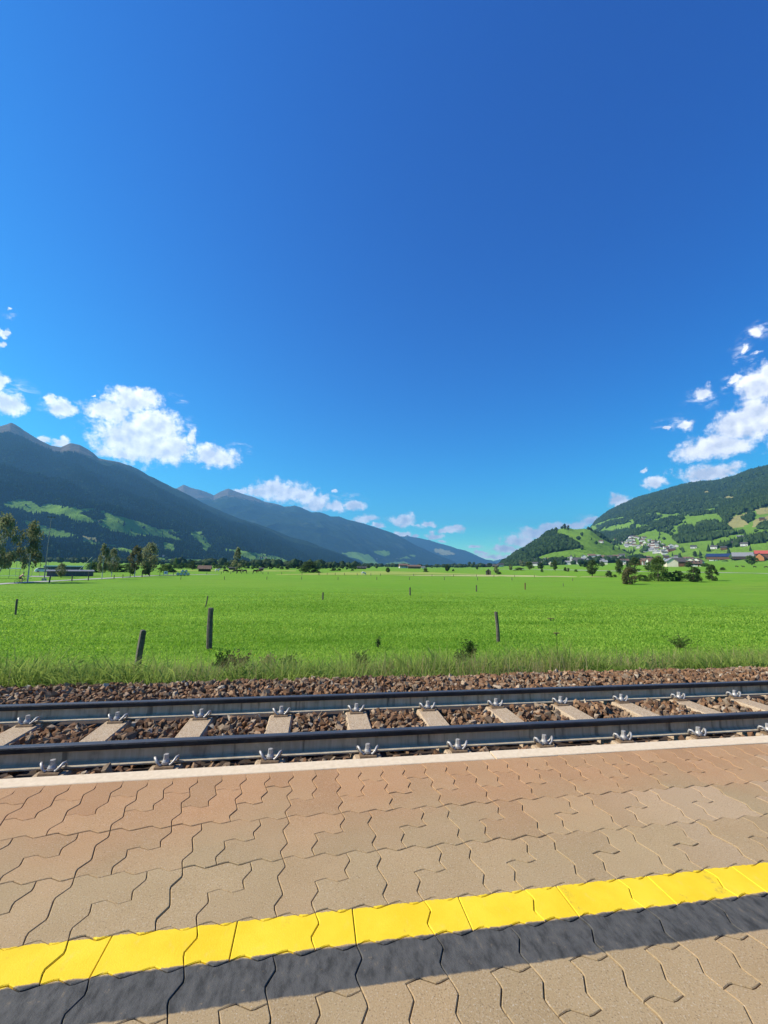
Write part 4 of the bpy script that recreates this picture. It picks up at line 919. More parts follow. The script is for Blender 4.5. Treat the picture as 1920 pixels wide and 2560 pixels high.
def valley_wood(name, n, bands):
    """far copses and hedgerows on the valley floor, seen as one mass"""
    a0, a1 = azel(-120, 1417)[0], azel(1262, 1417)[0]
    a = rng.uniform(a0, a1, n); r = rng.uniform(520, 2600, n); x, y = r * np.sin(a), r * np.cos(a)
    row = fbm(x / 420, y / 90, 171, 3); ok = row > .60
    for l in LAYERS.values(): ok &= l.h(x, y) < zground(x, y)
    x, y = x[ok], y[ok]; n = len(x); z = zground(x, y); h = rng.uniform(4, 11, n); w = h * rng.uniform(.8, 1.3, n)
    V = np.stack(BLOBS)[rng.integers(0, len(BLOBS), n)] * np.stack([w, w, h], 1)[:, None, :] + np.stack([x, y, z - .4], 1)[:, None, :]
    F = (_if[None] + 12 * np.arange(n)[:, None, None]).reshape(-1, 3); t = np.repeat(np.clip(.3 + rng.normal(0, .3, n), 0, 1), 12)
    return kind(obj(name, V.reshape(-1, 3), F, MAT['leaf_dark'], attrs={'tint': np.stack([t, t, t], 1)}), 'stuff')
valley_wood('valley_woodland', 16000, None)

# ------------------------------------------------------------------ strips of land, path and lane
def ribbon(name, pts, w, m, lift=.03, k='structure'):
    Q = [hit(*p) for p in pts]; C_ = [Q[0]]
    for a, b in zip(Q[:-1], Q[1:]):
        n_ = max(2, int(np.linalg.norm(b - a) / 4)); C_ += [a + (b - a) * i / n_ for i in range(1, n_ + 1)]
    C_ = np.array(C_)[:, :2]; d = np.gradient(C_, axis=0); d /= np.linalg.norm(d, axis=1)[:, None] + 1e-9; nn = np.stack([-d[:, 1], d[:, 0]], 1)
    rows = [C_ + nn * w * f for f in (-.5, -.17, .17, .5)]; R = np.stack(rows, 1).reshape(-1, 2)
    V = np.column_stack([R, zground(R[:, 0], R[:, 1]) + lift]); n_ = len(C_)
    F = [(4 * i + j, 4 * i + j + 1, 4 * i + j + 5, 4 * i + j + 4) for i in range(n_ - 1) for j in range(3)]
    return kind(obj(name, V, [f[::-1] for f in F], m), k)
ribbon('path', [(-90, 1466), (0, 1460.5), (60, 1456.5), (120, 1453.5), (200, 1449.5), (280, 1445), (350, 1441), (410, 1438.6), (470, 1437.2), (545, 1436.6)], 2.4, MAT['asphalt_pale'], .05)
ribbon('gravel_yard', [(96, 1440.0), (118, 1441.5), (136, 1441.5)], 6, MAT['asphalt_pale'], .06)
ribbon('lane', [(1180, 1422.6), (1290, 1424), (1385, 1425), (1500, 1427), (1640, 1429.3), (1780, 1431.6), (1920, 1434), (2100, 1437)], 4.2, MAT['road'], .08)
def patch(name, top, bot, m, lift=.05):
    n_ = len(top); V = []; K = 6
    for (x0, y0), (x1, y1) in zip(top, bot):
        A, B = hit(x0, y0), hit(x1, y1)
        for k_ in range(K + 1): q_ = A + (B - A) * k_ / K; V.append((q_[0], q_[1], float(zground(q_[0], q_[1])) + lift))
    F = [(i * (K + 1) + j, i * (K + 1) + j + 1, (i + 1) * (K + 1) + j + 1, (i + 1) * (K + 1) + j) for i in range(n_ - 1) for j in range(K)]
    return kind(obj(name, V, F, m), 'structure')
patch('field_yellow', [(690, 1436.4), (760, 1434.5), (860, 1430), (920, 1428.2), (1000, 1429), (1080, 1431), (1150, 1433.6), (1230, 1435.6)], [(690, 1437.6), (760, 1437.6), (860, 1437.6), (920, 1437.4), (1000, 1436.6), (1080, 1436.2), (1150, 1436), (1230, 1436)], MAT['field_yellow'])
patch('field_pale', [(985, 1438.4), (1080, 1437.4), (1180, 1437), (1290, 1438), (1400, 1440), (1545, 1442.6)], [(985, 1438.7), (1080, 1440), (1180, 1441), (1290, 1441.8), (1400, 1442.6), (1545, 1443.4)], MAT['field_pale'], .04)
patch('field_light', [(430, 1425), (560, 1425.5), (660, 1425), (740, 1426)], [(430, 1428), (560, 1428), (660, 1428.5), (740, 1428.5)], MAT['field_yellow'], .03)

# ------------------------------------------------------------------ fence posts
def post(px, base, top, wpx, label, group=None, lean=(0, 0), round_=True, m='old_wood'):
    Pb = hit(px, base); h = height(Pb, px, top) + .12; r = max(width(Pb, wpx) / 2, .022)
    b = MB(); n_ = 9 if round_ else 4; zs = np.linspace(-.25, h, 6); ph = random.uniform(0, 6)
    b.tube([(.012 * math.sin(ph + z * 3), .012 * math.cos(ph + z * 4), z) for z in zs], [r * random.uniform(.92, 1.06) for _ in zs], n_)
    b.tube([(0, 0, h - .002), (.003, 0, h + r * .25)], [r * .95, r * .55], n_)
    o = b.make('fence_post', MAT[m]); o.location = (Pb[0], Pb[1], Pb[2]); o.rotation_euler = (lean[0], lean[1], random.uniform(-.3, .3)); return tag(o, label, 'fence post', group), Pb, h
post(343, 1674, 1590, 17, 'short dark weathered fence post nearest the track, left of the taller post', lean=(0, .075), round_=False)
pA, PA, hA = post(522, 1624, 1530, 14, 'tall round grey fence post with wire loops left of the weeds', lean=(0, -.01))
pB, PB, hB = post(1246, 1608, 1538, 9, 'slim crooked fence post on the right with a knob near its foot', lean=(0, -.06))
kb = MB(); kb.tube([(.0, -.02, .20), (.035, -.03, .26), (.03, -.02, .32)], [.02, .032, .012], 7); kb.make('branch_knob', MAT['old_wood'], pB)
for z in (.62, .9):
    ring = [(.052 * math.cos(a), .052 * math.sin(a), hA * z + .004 * math.sin(3 * a)) for a in np.linspace(0, 6.1, 12)]
    MB().tube(ring, .004, 5).make('wire_loop', MAT['galvanised'], pA)
post(38, 1538, 1503, 6, 'dark fence post alone in the meadow near the left edge', round_=False)
post(514, 1518, 1493, 3, 'thin leaning stake in the meadow behind the tall grey post', lean=(0, .12))
post(807, 1500, 1484, 4, 'short dark post in the meadow left of the picture centre')
post(1025, 1488, 1471, 4, 'short dark post in the meadow right of the picture centre')
post(1191, 1479, 1465, 3.2, 'short dark post in the meadow third from the left of the middle row')
post(1313, 1474, 1459, 3, 'thin brown post in the meadow at the right end of the middle row', m='brown_wood')
for i, (x, b) in enumerate([(452, 1449), (561, 1449), (667, 1449), (754, 1449), (845, 1450), (942, 1450), (1024, 1450), (1111, 1450.5), (1194, 1450.5), (1280, 1451), (1432, 1453), (1408, 1466)]):
    post(x, b, b - 6.5, 1.4, 'thin distant fence post in the row across the middle of the meadow', 'distant meadow fence posts')
for x, b in [(517, 1436), (553, 1435.5), (577, 1435), (604, 1435), (617, 1435), (632, 1435), (657, 1435.5), (670, 1436), (704, 1436.5), (755, 1437.3), (796, 1437.6), (799, 1437.6), (818, 1437.6), (838, 1438), (861, 1438), (893, 1438.5), (927, 1439), (951, 1439.5), (1034, 1440), (1080, 1441), (1134, 1441.5), (1191, 1442), (1235, 1442.5), (1287, 1443), (1336, 1443.5)]:
    post(x, b, b - 5, 1.2, 'tiny fence post of the pasture fence along the yellow field strip', 'pasture fence posts by the yellow strip')
for i, (x, b, t, w) in enumerate([(123, 1457.5, 1443, 3.4), (179.5, 1453, 1441, 2.6), (220.5, 1451.5, 1432, 2.4), (285, 1447, 1439, 1.9), (307, 1445, 1438, 1.8), (325, 1443.5, 1436.5, 1.7), (355, 1442, 1434, 2.2), (374, 1441, 1433, 1.8), (399.5, 1439.5, 1431.5, 1.6), (433, 1438, 1430, 1.4)]):
    post(x, b, t, w, ['leaning dark post at the path right of the mast', 'dark post at the path below the grey shed', 'tall dark post at the right end of the grey shed', 'path post between the first and second slim birch', 'path post right of the second slim birch', 'path post left of the orange birch', 'thick path post right of the orange birch', 'path post right of the fullest tree', 'path post left of the sign board', 'path post between sign board and hay bales'][i], lean=(0, .06 if i == 0 else 0))
for i, (x, y_, w) in enumerate([(1377, 1552, 17), (1391, 1591, 14)]):
    Pb = hit(x, y_); b = MB().box((0, 0, .16), (width(Pb, w), .09, .03)); o = b.make('plank', MAT['brown_wood']); o.location = Pb; o.rotation_euler = (.1, .02, .05)
    MB().box((0, .0, .07), (.05, .06, .15)).make('support', MAT['old_wood'], o)
    tag(o, ['short wooden board resting in the grass on the right, upper one', 'short wooden board resting in the grass on the right, lower one'][i], 'board')

# ------------------------------------------------------------------ weeds at the track
def weed(px, base, top, w, label, m, N=260):
    Pb = hit(px, base); h = height(Pb, px, top); wd = width(Pb, w); g = rng
    o = empty('weed', tuple(Pb)); st = MB(); LV = []
    for i in range(11):
        a = g.uniform(0, 6.28); r1 = wd * .5 * g.uniform(.2, 1); hh_ = h * g.uniform(.55, 1.05); e = (r1 * math.cos(a), r1 * math.sin(a), hh_); md_ = (e[0] * .35, e[1] * .35, hh_ * .6)
        st.tube([(e[0] * .15, e[1] * .15, -.02), md_, e], [.006, .005, .002], 5)
        for k_ in range(N // 5):
            q_ = g.uniform(.12, 1.0); p_ = np.array(md_) * min(q_ / .6, 1) if q_ < .6 else np.array(md_) + (np.array(e) - np.array(md_)) * (q_ - .6) / .4
            LV.append(p_ + g.normal(0, .03 + .02 * (1 - q_), 3))
    st.make('stems', MAT['leaf_straw'] if 'dry' in label else MAT['leaf_dark'], o)
    V, F = leaves(np.array(LV), .06); t_ = np.repeat(g.random(len(LV)), 4); obj('leaves', V, F, MAT[m], o, attrs={'tint': np.stack([t_, t_, t_], 1)})
    return tag(o, label, 'weed')
weed(556, 1690, 1625, 60, 'dark bushy weed at the ballast edge right of the tall grey post', 'leaf_herb', 420)
weed(600, 1694, 1632, 60, 'reddish dry weed right beside the dark bushy weed', 'leaf_rust', 380)
weed(668, 1694, 1640, 60, 'dry brown weed in the grass left of the picture centre', 'leaf_straw', 300)
weed(722, 1694, 1636, 50, 'low dark weed at the ballast edge left of the picture centre', 'leaf_herb', 300)
weed(905, 1672, 1620, 46, 'green weed in the tall grass at the picture centre', 'leaf_green', 260)
weed(1178, 1668, 1598, 46, 'tall dark upright weed left of the crooked post', 'leaf_herb', 380)
weed(1150, 1672, 1622, 46, 'shorter dark weed left of the tall upright weed', 'leaf_herb', 280)
weed(945, 1620, 1590, 14, 'single thin dark weed stalk standing above the grass at the centre', 'leaf_dark', 66)
weed(1700, 1622, 1590, 90, 'dull green weed patch at the ballast edge near the right border', 'leaf_green', 300)

# ------------------------------------------------------------------ buildings
def roof_geo(w, d, h, rh, ov, th=.18):
    """gable roof, ridge along x"""
    b = MB()
    for s in (-1, 1):
        y0, y1 = 0.0, s * (d / 2 + ov); z0, z1 = h + rh, h - rh * ov / (d / 2); x_ = w / 2 + ov
        lo = [(-x_, y0, z0), (x_, y0, z0), (x_, y1, z1), (-x_, y1, z1)]; up = [(a, c, e + th) for a, c, e in lo]
        F = [(0, 1, 2, 3), (7, 6, 5, 4), (0, 4, 5, 1), (1, 5, 6, 2), (2, 6, 7, 3), (3, 7, 4, 0)]
        b.add(lo + up, F if s > 0 else [f[::-1] for f in F])
    return b
def wall_geo(w, d, h, rh):
    return MB().prism([(-d / 2, -.6), (d / 2, -.6), (d / 2, h), (0, h + rh - .02), (-d / 2, h)][::-1], 0, -w / 2, w / 2)
HOUSE_ME = {}
def house(name, Pb, rz, w, d, h, rh, wm, rm, label, cat='house', group=None, ov=.7, win=(3, 2), key=None, upper=None, door=True):
    o = empty(name, tuple(Pb), rz)
    kk = (w, d, h, rh, wm, rm, upper)
    if kk not in HOUSE_ME:
        parts = [('wall', wall_geo(w, d, h, rh).data('wall', MAT[wm])), ('roof', roof_geo(w, d, h, rh, ov).data('roof', MAT[rm]))]
        wn = MB().box((0, 0, 0), (1.05, .10, 1.25)).data('window', MAT['glass_dark']); dr_ = MB().box((0, 0, 0), (1.1, .1, 2.1)).data('door', MAT['brown_wood'])
        up = MB().box((0, 0, h * .75), (w + .12, d + .12, h * .48)).data('timber_storey', MAT[upper]) if upper else None
        HOUSE_ME[kk] = (parts, wn, dr_, up)
    parts, wn, dr_, up = HOUSE_ME[kk]
    for nm, me in parts: inst(nm, me, o)
    if up: inst('timber_storey', up, o)
    for fl in range(win[1]):
        for i in range(win[0]):
            for s in (-1, 1):
                inst('window', wn, o, ((i + .5) / win[0] * w - w / 2, s * (d / 2 + (.08 if up and fl == 1 else .02)), 1.5 + fl * 2.6))
    if win[1] and door: inst('door', dr_, o, (w * .5 / max(win[0], 1) * .0 + w * .33, -d / 2 - .02, 1.05))
    return tag(o, label, cat, group)
def face(Pb, extra=0.0): return math.atan2(Pb[0], Pb[1]) * -1 + extra     # long side towards the viewer
# village: roofs of three colours, white walls
vill_top = [(1525, 1352), (1545, 1345), (1600, 1342), (1640, 1355), (1694, 1366), (1690, 1378), (1660, 1387), (1600, 1380), (1594, 1370), (1562, 1370), (1528, 1362)]
vill_low = [(1432, 1396), (1545, 1392), (1694, 1395), (1745, 1404), (1745, 1414), (1665, 1418), (1550, 1412), (1432, 1410)]
def scatter(poly, n_, mind):
    xs_ = [p[0] for p in poly]; ys_ = [p[1] for p in poly]; got = []; tries = 0
    while len(got) < n_ and tries < 4000:
        tries += 1; x_, y_ = random.uniform(min(xs_), max(xs_)), random.uniform(min(ys_), max(ys_))
        if inpoly(np.array([x_]), np.array([y_]), poly)[0] and all(abs(x_ - a) / mind + abs(y_ - c) / (mind * .45) > 1 for a, c in got): got.append((x_, y_))
    return got
hv = [(11, 9, 4.4, 3.0, 'render_white', 'roof_brown'), (12, 10, 4.6, 3.2, 'render_white', 'roof_dark'), (10, 8, 4.2, 2.8, 'render_cream', 'roof_grey'), (13, 10, 4.6, 3.3, 'render_white', 'roof_brown'), (11, 9, 4.4, 2.9, 'brown_wood', 'roof_dark'), (12, 9, 4.4, 3.0, 'render_white', 'roof_grey')]
for grp, poly, n_, md_, lab in (('houses of the upper village', vill_top, 62, 9, 'small white-walled house in the dense village below the right-hand slope'), ('houses of the lower village', vill_low, 46, 13, 'white-walled house in the village row at the foot of the slope behind the trees'), ('houses below the hill', [(1285, 1409), (1340, 1402), (1430, 1398), (1430, 1411), (1360, 1415), (1290, 1416)], 18, 11, 'pale house in the hamlet at the foot of the wooded hill')):
    for x_, y_ in scatter(poly, n_, md_):
        Pb = hit(x_, y_); w_, d_, h_, rh_, wm, rm = random.choice(hv)
        house('village_house', Pb, face(Pb, random.choice([0, 0, 1.57]) + random.uniform(-.3, .3)), w_, d_, h_, rh_, wm, rm, lab, group=grp, win=(0, 0))
for x_, y_, l in ((1850, 1346, 'white farmhouse high on the dry slope at right, left of a pair'), (1857, 1347, 'white farmhouse high on the dry slope at right, right of a pair'), (1905, 1300, 'lone pale farmhouse on the upper tan meadow at the right border'), (1734, 1371, 'cream house on the green slope above the village'), (1861, 1365, 'pale farmhouse in the wood at right, upper'), (1838, 1362, 'small white house in the wood at right'), (1503, 1357, 'low white building at the left end of the upper village'), (1786, 1372, 'white house on the slope left of the long barn'), (1810, 1374, 'brown-roofed house on the slope above the long barn')):
    Pb = hit(x_, y_); w_, d_, h_, rh_, wm, rm = random.choice(hv); house('hill_farmhouse', Pb, face(Pb, random.uniform(-.3, .3)), w_, d_, h_, rh_, wm, rm, l, win=(2, 1))
for x_, y_, l in ((585, 1399, 'white chalet on the meadow of the left slope behind the larch'), (664, 1397, 'white cottage on the left slope, right of the brown-roofed one'), (652, 1396, 'brown-roofed cottage on the left slope'), (511, 1407, 'small white house at the wood edge above the log hut, left'), (524, 1408, 'small white house at the wood edge above the log hut, right'), (532, 1408.5, 'low pale shed at the wood edge above the log hut'), (405, 1393, 'pale farmhouse above the sign board on the lower left slope'), (250, 1306, 'lone farm roof on the upper left meadow'), (992, 1397, 'tiny white house on the far left slope, left one of three'), (988, 1404, 'tiny white house on the far left slope, lowest of three'), (942, 1398, 'tiny white house on the far left slope meadow')):
    Pb = hit(x_, y_); w_, d_, h_, rh_, wm, rm = hv[0 if 'brown' in l or 'roof' in l else random.choice([1, 5])]; house('slope_house', Pb, face(Pb, random.uniform(-.2, .2)), w_, d_, h_, rh_, wm, rm, l, win=(2, 1))
def at_house(name, x0, x1, base, eave, ridge, wm, rm, label, depth=.8, rot=0.0, cat='house', win=(4, 2), upper=None, ov=.9, door=True):
    Pb = hit((x0 + x1) / 2, base); w_ = width(Pb, x1 - x0); h_ = max(height(Pb, (x0 + x1) / 2, eave), 1.0); rh_ = max(height(Pb, (x0 + x1) / 2, ridge) - h_, .5)
    return house(name, Pb, face(Pb, rot), w_, w_ * depth, h_, rh_, wm, rm, label, cat, win=win, upper=upper, ov=ov, door=door)
at_house('long_barn', 1776, 1842, 1398, 1391, 1384, 'brown_wood', 'roof_solar', 'long brown barn with blue-black solar roof on the right', .3, -.1, 'barn', (5, 1))
at_house('stable', 1838, 1884, 1397, 1390, 1381, 'dark_wood', 'roof_grey', 'long grey-roofed stable between the solar-roofed barn and the orange barn', .35, .05, 'stable', (5, 1))
at_house('orange_barn', 1893, 1916, 1401, 1393, 1383, 'orange_wood', 'roof_dark', 'orange timber barn with white base near the right border', .8, 1.2, 'barn', (2, 1))
at_house('red_roof_barn', 1898, 1960, 1396, 1384, 1376, 'brown_wood', 'roof_red', 'barn with bright red roof at the right border', .4, .1, 'barn', (4, 1))
at_house('white_base_shed', 1776, 1798, 1401.5, 1396, 1394, 'render_white', 'roof_grey', 'low white shed in front of the long solar-roofed barn', .5, 0, 'shed', (3, 1))
at_house('farmhouse', 998, 1018, 1420, 1413, 1409.5, 'render_white', 'roof_brown', 'broad white farmhouse with brown roof in the distance at the centre', .8, .2, win=(4, 2), upper='brown_wood')
at_house('farm_barn', 1020, 1051, 1421.5, 1415.5, 1412.5, 'brown_wood', 'roof_brown', 'long red-brown barn right beside the central farmhouse', .4, 0, 'barn', (4, 1))
at_house('farm_annex', 1054, 1062, 1421, 1418, 1416.5, 'render_white', 'roof_grey', 'small white farm annex right of the red-brown barn', .8, 0, 'house', (2, 1))
at_house('timber_farm', 893, 915, 1422.5, 1419, 1416, 'dark_wood', 'roof_dark', 'dark timber farm building left of the yellow field strip end', .5, 0, 'barn', (3, 1))
at_house('white_house', 1142, 1153, 1418, 1413, 1409.5, 'render_white', 'roof_dark', 'white house with steep dark gable at the valley centre, left of two', .8, .9, win=(2, 2))
at_house('white_house', 1155, 1165, 1418, 1414.5, 1411, 'render_white', 'roof_dark', 'white house with flat dark roof at the valley centre, right of two', .8, 0, win=(3, 2))
at_house('dark_farm', 1205, 1219, 1418, 1413.5, 1410, 'brown_wood', 'roof_dark', 'dark-roofed farm building behind the hay hut, left', .7, .2, 'barn', (3, 1))
at_house('dark_farm', 1232, 1246, 1418, 1414, 1411, 'dark_wood', 'roof_dark', 'dark-roofed farm building right behind the hay hut', .7, -.2, 'barn', (3, 1))
at_house('dark_farm', 1245, 1258, 1417, 1412, 1408, 'render_white', 'roof_dark', 'dark-roofed white farmhouse at the left foot of the wooded hill', .7, .3, 'house', (3, 2))
at_house('white_block', 1554, 1564, 1412, 1402, 1400, 'render_white', 'roof_dark', 'tall plain white house in the lower village between two dark trees', .9, 0, win=(2, 3))
at_house('chalet', 1712, 1748, 1416, 1408, 1402, 'render_white', 'roof_brown', 'big brown-roofed chalet at the right end of the lower village', .6, .1, win=(5, 2), upper='dark_wood')
at_house('modern_house', 1670, 1694, 1408, 1402, 1398, 'brown_wood', 'roof_solar', 'low brown building with blue roof behind the biggest dark tree', .6, 0, win=(4, 1))
at_house('log_hut', 498, 525, 1428.5, 1420.5, 1414.5, 'dark_wood', 'roof_brown', 'brown log hut with red-brown roof left of the larch', .5, -.15, 'hut', (0, 0), ov=.5)
at_house('dark_shed', 573, 592, 1424.5, 1421, 1418, 'dark_wood', 'roof_dark', 'low dark shed behind the larch', .5, 0, 'shed', (0, 0), ov=.4)
at_house('dark_shed', 648, 658, 1426.5, 1423, 1421, 'dark_wood', 'roof_dark', 'tiny dark shed at the far edge of the meadow right of the cattle', .6, 0, 'shed', (0, 0), ov=.3)
# church with its tower
Pb = hit(1441, 1409); house('church', Pb, face(Pb, .1), 16, 9, 7, 5, 'render_white', 'roof_dark', 'white church with a small tower at the left end of the lower village', 'church', win=(4, 1))
ch = bpy.data.objects[-1] if False else [o for o in COL.objects if o.name.startswith('church')][-1]
MB().box((-9, 0, 6.5), (4.5, 4.5, 14)).make('tower', MAT['render_white'], ch); MB().box((-9, 0, 15.5), (4.9, 4.9, 4), taper=.08).make('tower_roof', MAT['roof_dark'], ch)

# hay hut in the meadow: vertical boards, open front, shingled roof
Pb = hit(1221, 1437.4); hw = width(Pb, 12); hh_ = height(Pb, 1221, 1428); hr_ = height(Pb, 1221, 1422.3) - hh_
hut = tag(empty('hay_hut', tuple(Pb), face(Pb)), 'small dark wooden hay hut with gable front alone in the pale field strip', 'hut')
nb = 9
for i in range(nb):
    xx = -hw / 2 + (i + .5) * hw / nb; top_ = hh_ + hr_ * (1 - abs(xx) / (hw / 2)) * .92
    if 3 <= i <= 5: MB().box((xx, -hw * .45, (hh_ * .78 + top_) / 2), (hw / nb * .92, .06, top_ - hh_ * .78)).make('board', MAT['dark_wood'], hut)
    else: MB().box((xx, -hw * .45, top_ / 2), (hw / nb * .92, .06, top_)).make('board', MAT['old_wood'], hut)
    MB().box((xx, hw * .45, top_ / 2), (hw / nb * .96, .06, top_)).make('board', MAT['old_wood'], hut)
for s in (-1, 1): MB().box((s * hw / 2, 0, hh_ / 2), (.08, hw * .9, hh_)).make('side_wall', MAT['dark_wood'], hut)
b = roof_geo(hw * .9, hw, hh_, hr_, hw * .10, .10).make('roof', MAT['roof_dark'], hut); b.rotation_euler = (0, 0, math.pi / 2)

# ------------------------------------------------------------------ sports ground on the left
Pb = hit(110, 1451.5); H_ = height(Pb, 128, 1294)
mast = tag(empty('floodlight_mast', tuple(Pb)), 'tall grey floodlight mast standing beside the path at left', 'floodlight')
MB().tube([(0, 0, -.3), (0, 0, H_ * .5), (0, 0, H_)], [.11, .08, .05], 10).make('pole', MAT['galvanised'], mast)
MB().box((0, 0, .2), (.55, .55, .5)).make('foundation', MAT['asphalt_pale'], mast)
rr_ = face(Pb)
arm = MB().box((0, 0, 0), (1.1, .07, .07)).make('cross_arm', MAT['galvanised'], mast); arm.location = (0, 0, H_); arm.rotation_euler = (0, 0, rr_)
for s in (-.45, .0, .45):
    l_ = MB().box((s, -.14, .08), (.30, .22, .16)).make('lamp', MAT['grey_paint'], mast); l_.location = (0, 0, H_); l_.rotation_euler = (0, 0, rr_)
def low_building(name, x0, x1, base, top, depth, wm, rm, label, cat, slope=.25, rot=0):
    Pb = hit((x0 + x1) / 2, base); w_ = width(Pb, x1 - x0); h_ = height(Pb, (x0 + x1) / 2, top); o = tag(empty(name, tuple(Pb), face(Pb, rot)), label, cat)
    MB().prism([(-depth / 2, -.2), (depth / 2, -.2), (depth / 2, h_ + slope - .12), (-depth / 2, h_ - .12)][::-1], 0, -w_ / 2, w_ / 2).make('wall', MAT[wm], o)
    MB().prism([(-depth / 2 - .25, h_ - .1), (depth / 2 + .2, h_ + slope - .08), (depth / 2 + .2, h_ + slope + .02), (-depth / 2 - .25, h_)][::-1], 0, -w_ / 2 - .2, w_ / 2 + .2).make('roof', MAT[rm], o)
    k_ = max(3, int(w_ / 1.6))
    for i in range(k_ + 1): MB().box((-w_ / 2 + w_ * i / k_, -depth / 2 - .03, h_ * .45), (.06, .06, h_ * .9)).make('panel_rib', MAT['galvanised'], o)
    return o
low_building('grey_shed', 130, 222, 1440.5, 1427.5, 3.0, 'grey_paint', 'roof_grey', 'long low dark grey shed with ribbed front behind the path', 'shed')
Pb = hit(8, 1446); sw_ = width(Pb, 62); sh0 = height(Pb, 8, 1421); shl = tag(empty('team_shelter', tuple(Pb), face(Pb)), 'open team shelter with white roof edge at the left border', 'shelter')
MB().box((0, 0, sh0), (sw_, 1.5, .14)).make('roof', MAT['white_paint'], shl)
for u_ in (-.5, -.17, .17, .5): MB().box((u_ * sw_ * .98, .6, sh0 / 2), (.07, .07, sh0)).make('post', MAT['green_metal'], shl)
MB().box((0, .35, .5), (sw_ * .9, .35, .06)).make('bench', MAT['white_paint'], shl)
low_building('green_roof_shed', 120, 197, 1430, 1416, 4.0, 'grey_paint', 'green_metal', 'low clubhouse with green metal roof behind the grey shed', 'shed')
# ball-stop fence: slim posts with two rails
Pf = [hit(x_, 1441) for x_ in (38, 58, 79, 98, 117)]
fen = tag(empty('pitch_fence', tuple(Pf[0])), 'thin metal pitch fence with slim posts behind the birch and mast', 'fence')
for p_ in Pf: MB().tube([tuple(p_ - Pf[0] + np.array([0, 0, -.2])), tuple(p_ - Pf[0] + np.array([0, 0, 3.4]))], .035, 7).make('post', MAT['galvanised'], fen)
for z_ in (1.05, .12): MB().tube([tuple(p_ - Pf[0] + np.array([0, 0, z_])) for p_ in Pf], .028, 6).make('rail', MAT['galvanised'], fen)
Pn0, Pn1 = hit(190, 1437), hit(226, 1437)
net = tag(empty('ball_net', tuple(Pn0)), 'slanting green ball-catching net right above the grey shed', 'net'); d_ = Pn1 - Pn0; hN = height(Pn1, 226, 1392)
b = MB()
for k_ in range(17): q_ = k_ / 16; b.tube([tuple(d_ * q_ + np.array([0, 0, .3])), tuple(d_ * q_ + np.array([0, 0, .4 + (hN - .4) * q_]))], .018, 4, False)
for k_ in range(12): q_ = k_ / 12; z_ = .4 + (hN - .4) * q_; b.tube([tuple(d_ * q_ + np.array([0, 0, z_])), tuple(d_ + np.array([0, 0, z_]))], .018, 4, False)
b.make('mesh', MAT['net_green'], net)
for q_ in (0.0, 1.0): MB().tube([tuple(d_ * q_ + np.array([0, 0, -.2])), tuple(d_ * q_ + np.array([0, 0, .5 + (hN - .4) * q_]))], .06, 8).make('post', MAT['green_metal'], net)
MB().tube([(0, 0, .5), tuple(d_ + np.array([0, 0, hN]))], .04, 6).make('top_cable', MAT['bale_end'], net)
# sign board
Pb = hit(414, 1438.8); sg = tag(empty('sign_board', tuple(Pb), face(Pb)), 'white information board on two dark posts beside the path', 'sign'); sw = width(Pb, 10); sh_ = height(Pb, 414, 1427)
for s in (-1, 1): MB().box((s * sw / 2, 0, sh_ / 2), (.10, .10, sh_)).make('post', MAT['old_wood'], sg)
MB().box((0, -.02, sh_ * .60), (sw * .82, .05, sh_ * .62)).make('panel', MAT['white_paint'], sg); MB().box((0, -.055, sh_ * .58), (sw * .34, .02, sh_ * .22)).make('picture', MAT['grey_paint'], sg)
MB().box((0, 0, sh_ + .03), (sw * 1.2, .3, .08)).make('roof', MAT['dark_wood'], sg)
# wrapped hay bales
def bale_me():
    b = MB(); n_ = 20; b.tube([(-.62, 0, 0), (-.58, 0, 0), (-.50, 0, 0), (.50, 0, 0), (.58, 0, 0), (.62, 0, 0)], [.40, .54, .61, .61, .54, .40], n_, True); return b
bm_ = bale_me().data('wrap', MAT['bale_wrap'], False); be_ = MB().tube([(-.632, 0, 0), (-.622, 0, 0)], .42, 18).data('end_fold', MAT['bale_end'])
B0 = hit(458, 1438.6); rz_ = face(B0, 0); ex = np.array([math.cos(rz_), math.sin(rz_), 0]); ey = np.array([-math.sin(rz_), math.cos(rz_), 0])
kb_ = height(B0, 458, 1424.5) / 2.25
for i, (u_, v_, z_, l) in enumerate([(-1.9, .2, 0, 'green-wrapped hay bale at the left end of the stack'), (-.75, -.3, 0, 'green-wrapped hay bale in front at the bottom of the stack'), (.45, 0, 0, 'green-wrapped hay bale in the bottom middle of the stack'), (1.65, 0, 0, 'green-wrapped hay bale at the bottom right of the stack'), (-.35, .35, 1, 'green-wrapped hay bale on top of the stack, left'), (.85, .35, 1, 'green-wrapped hay bale on top of the stack, right')]):
    p_ = B0 + ex * u_ * kb_ * 1.05 + ey * v_ * kb_ + np.array([0, 0, (.60 + z_ * 1.08) * kb_]); o = empty('hay_bale', tuple(p_), rz_ + math.pi / 2 + random.uniform(-.08, .08), (kb_,) * 3)
    inst('wrap', bm_, o); inst('end_fold', be_, o); tag(o, l, 'hay bale', 'stack of wrapped bales')
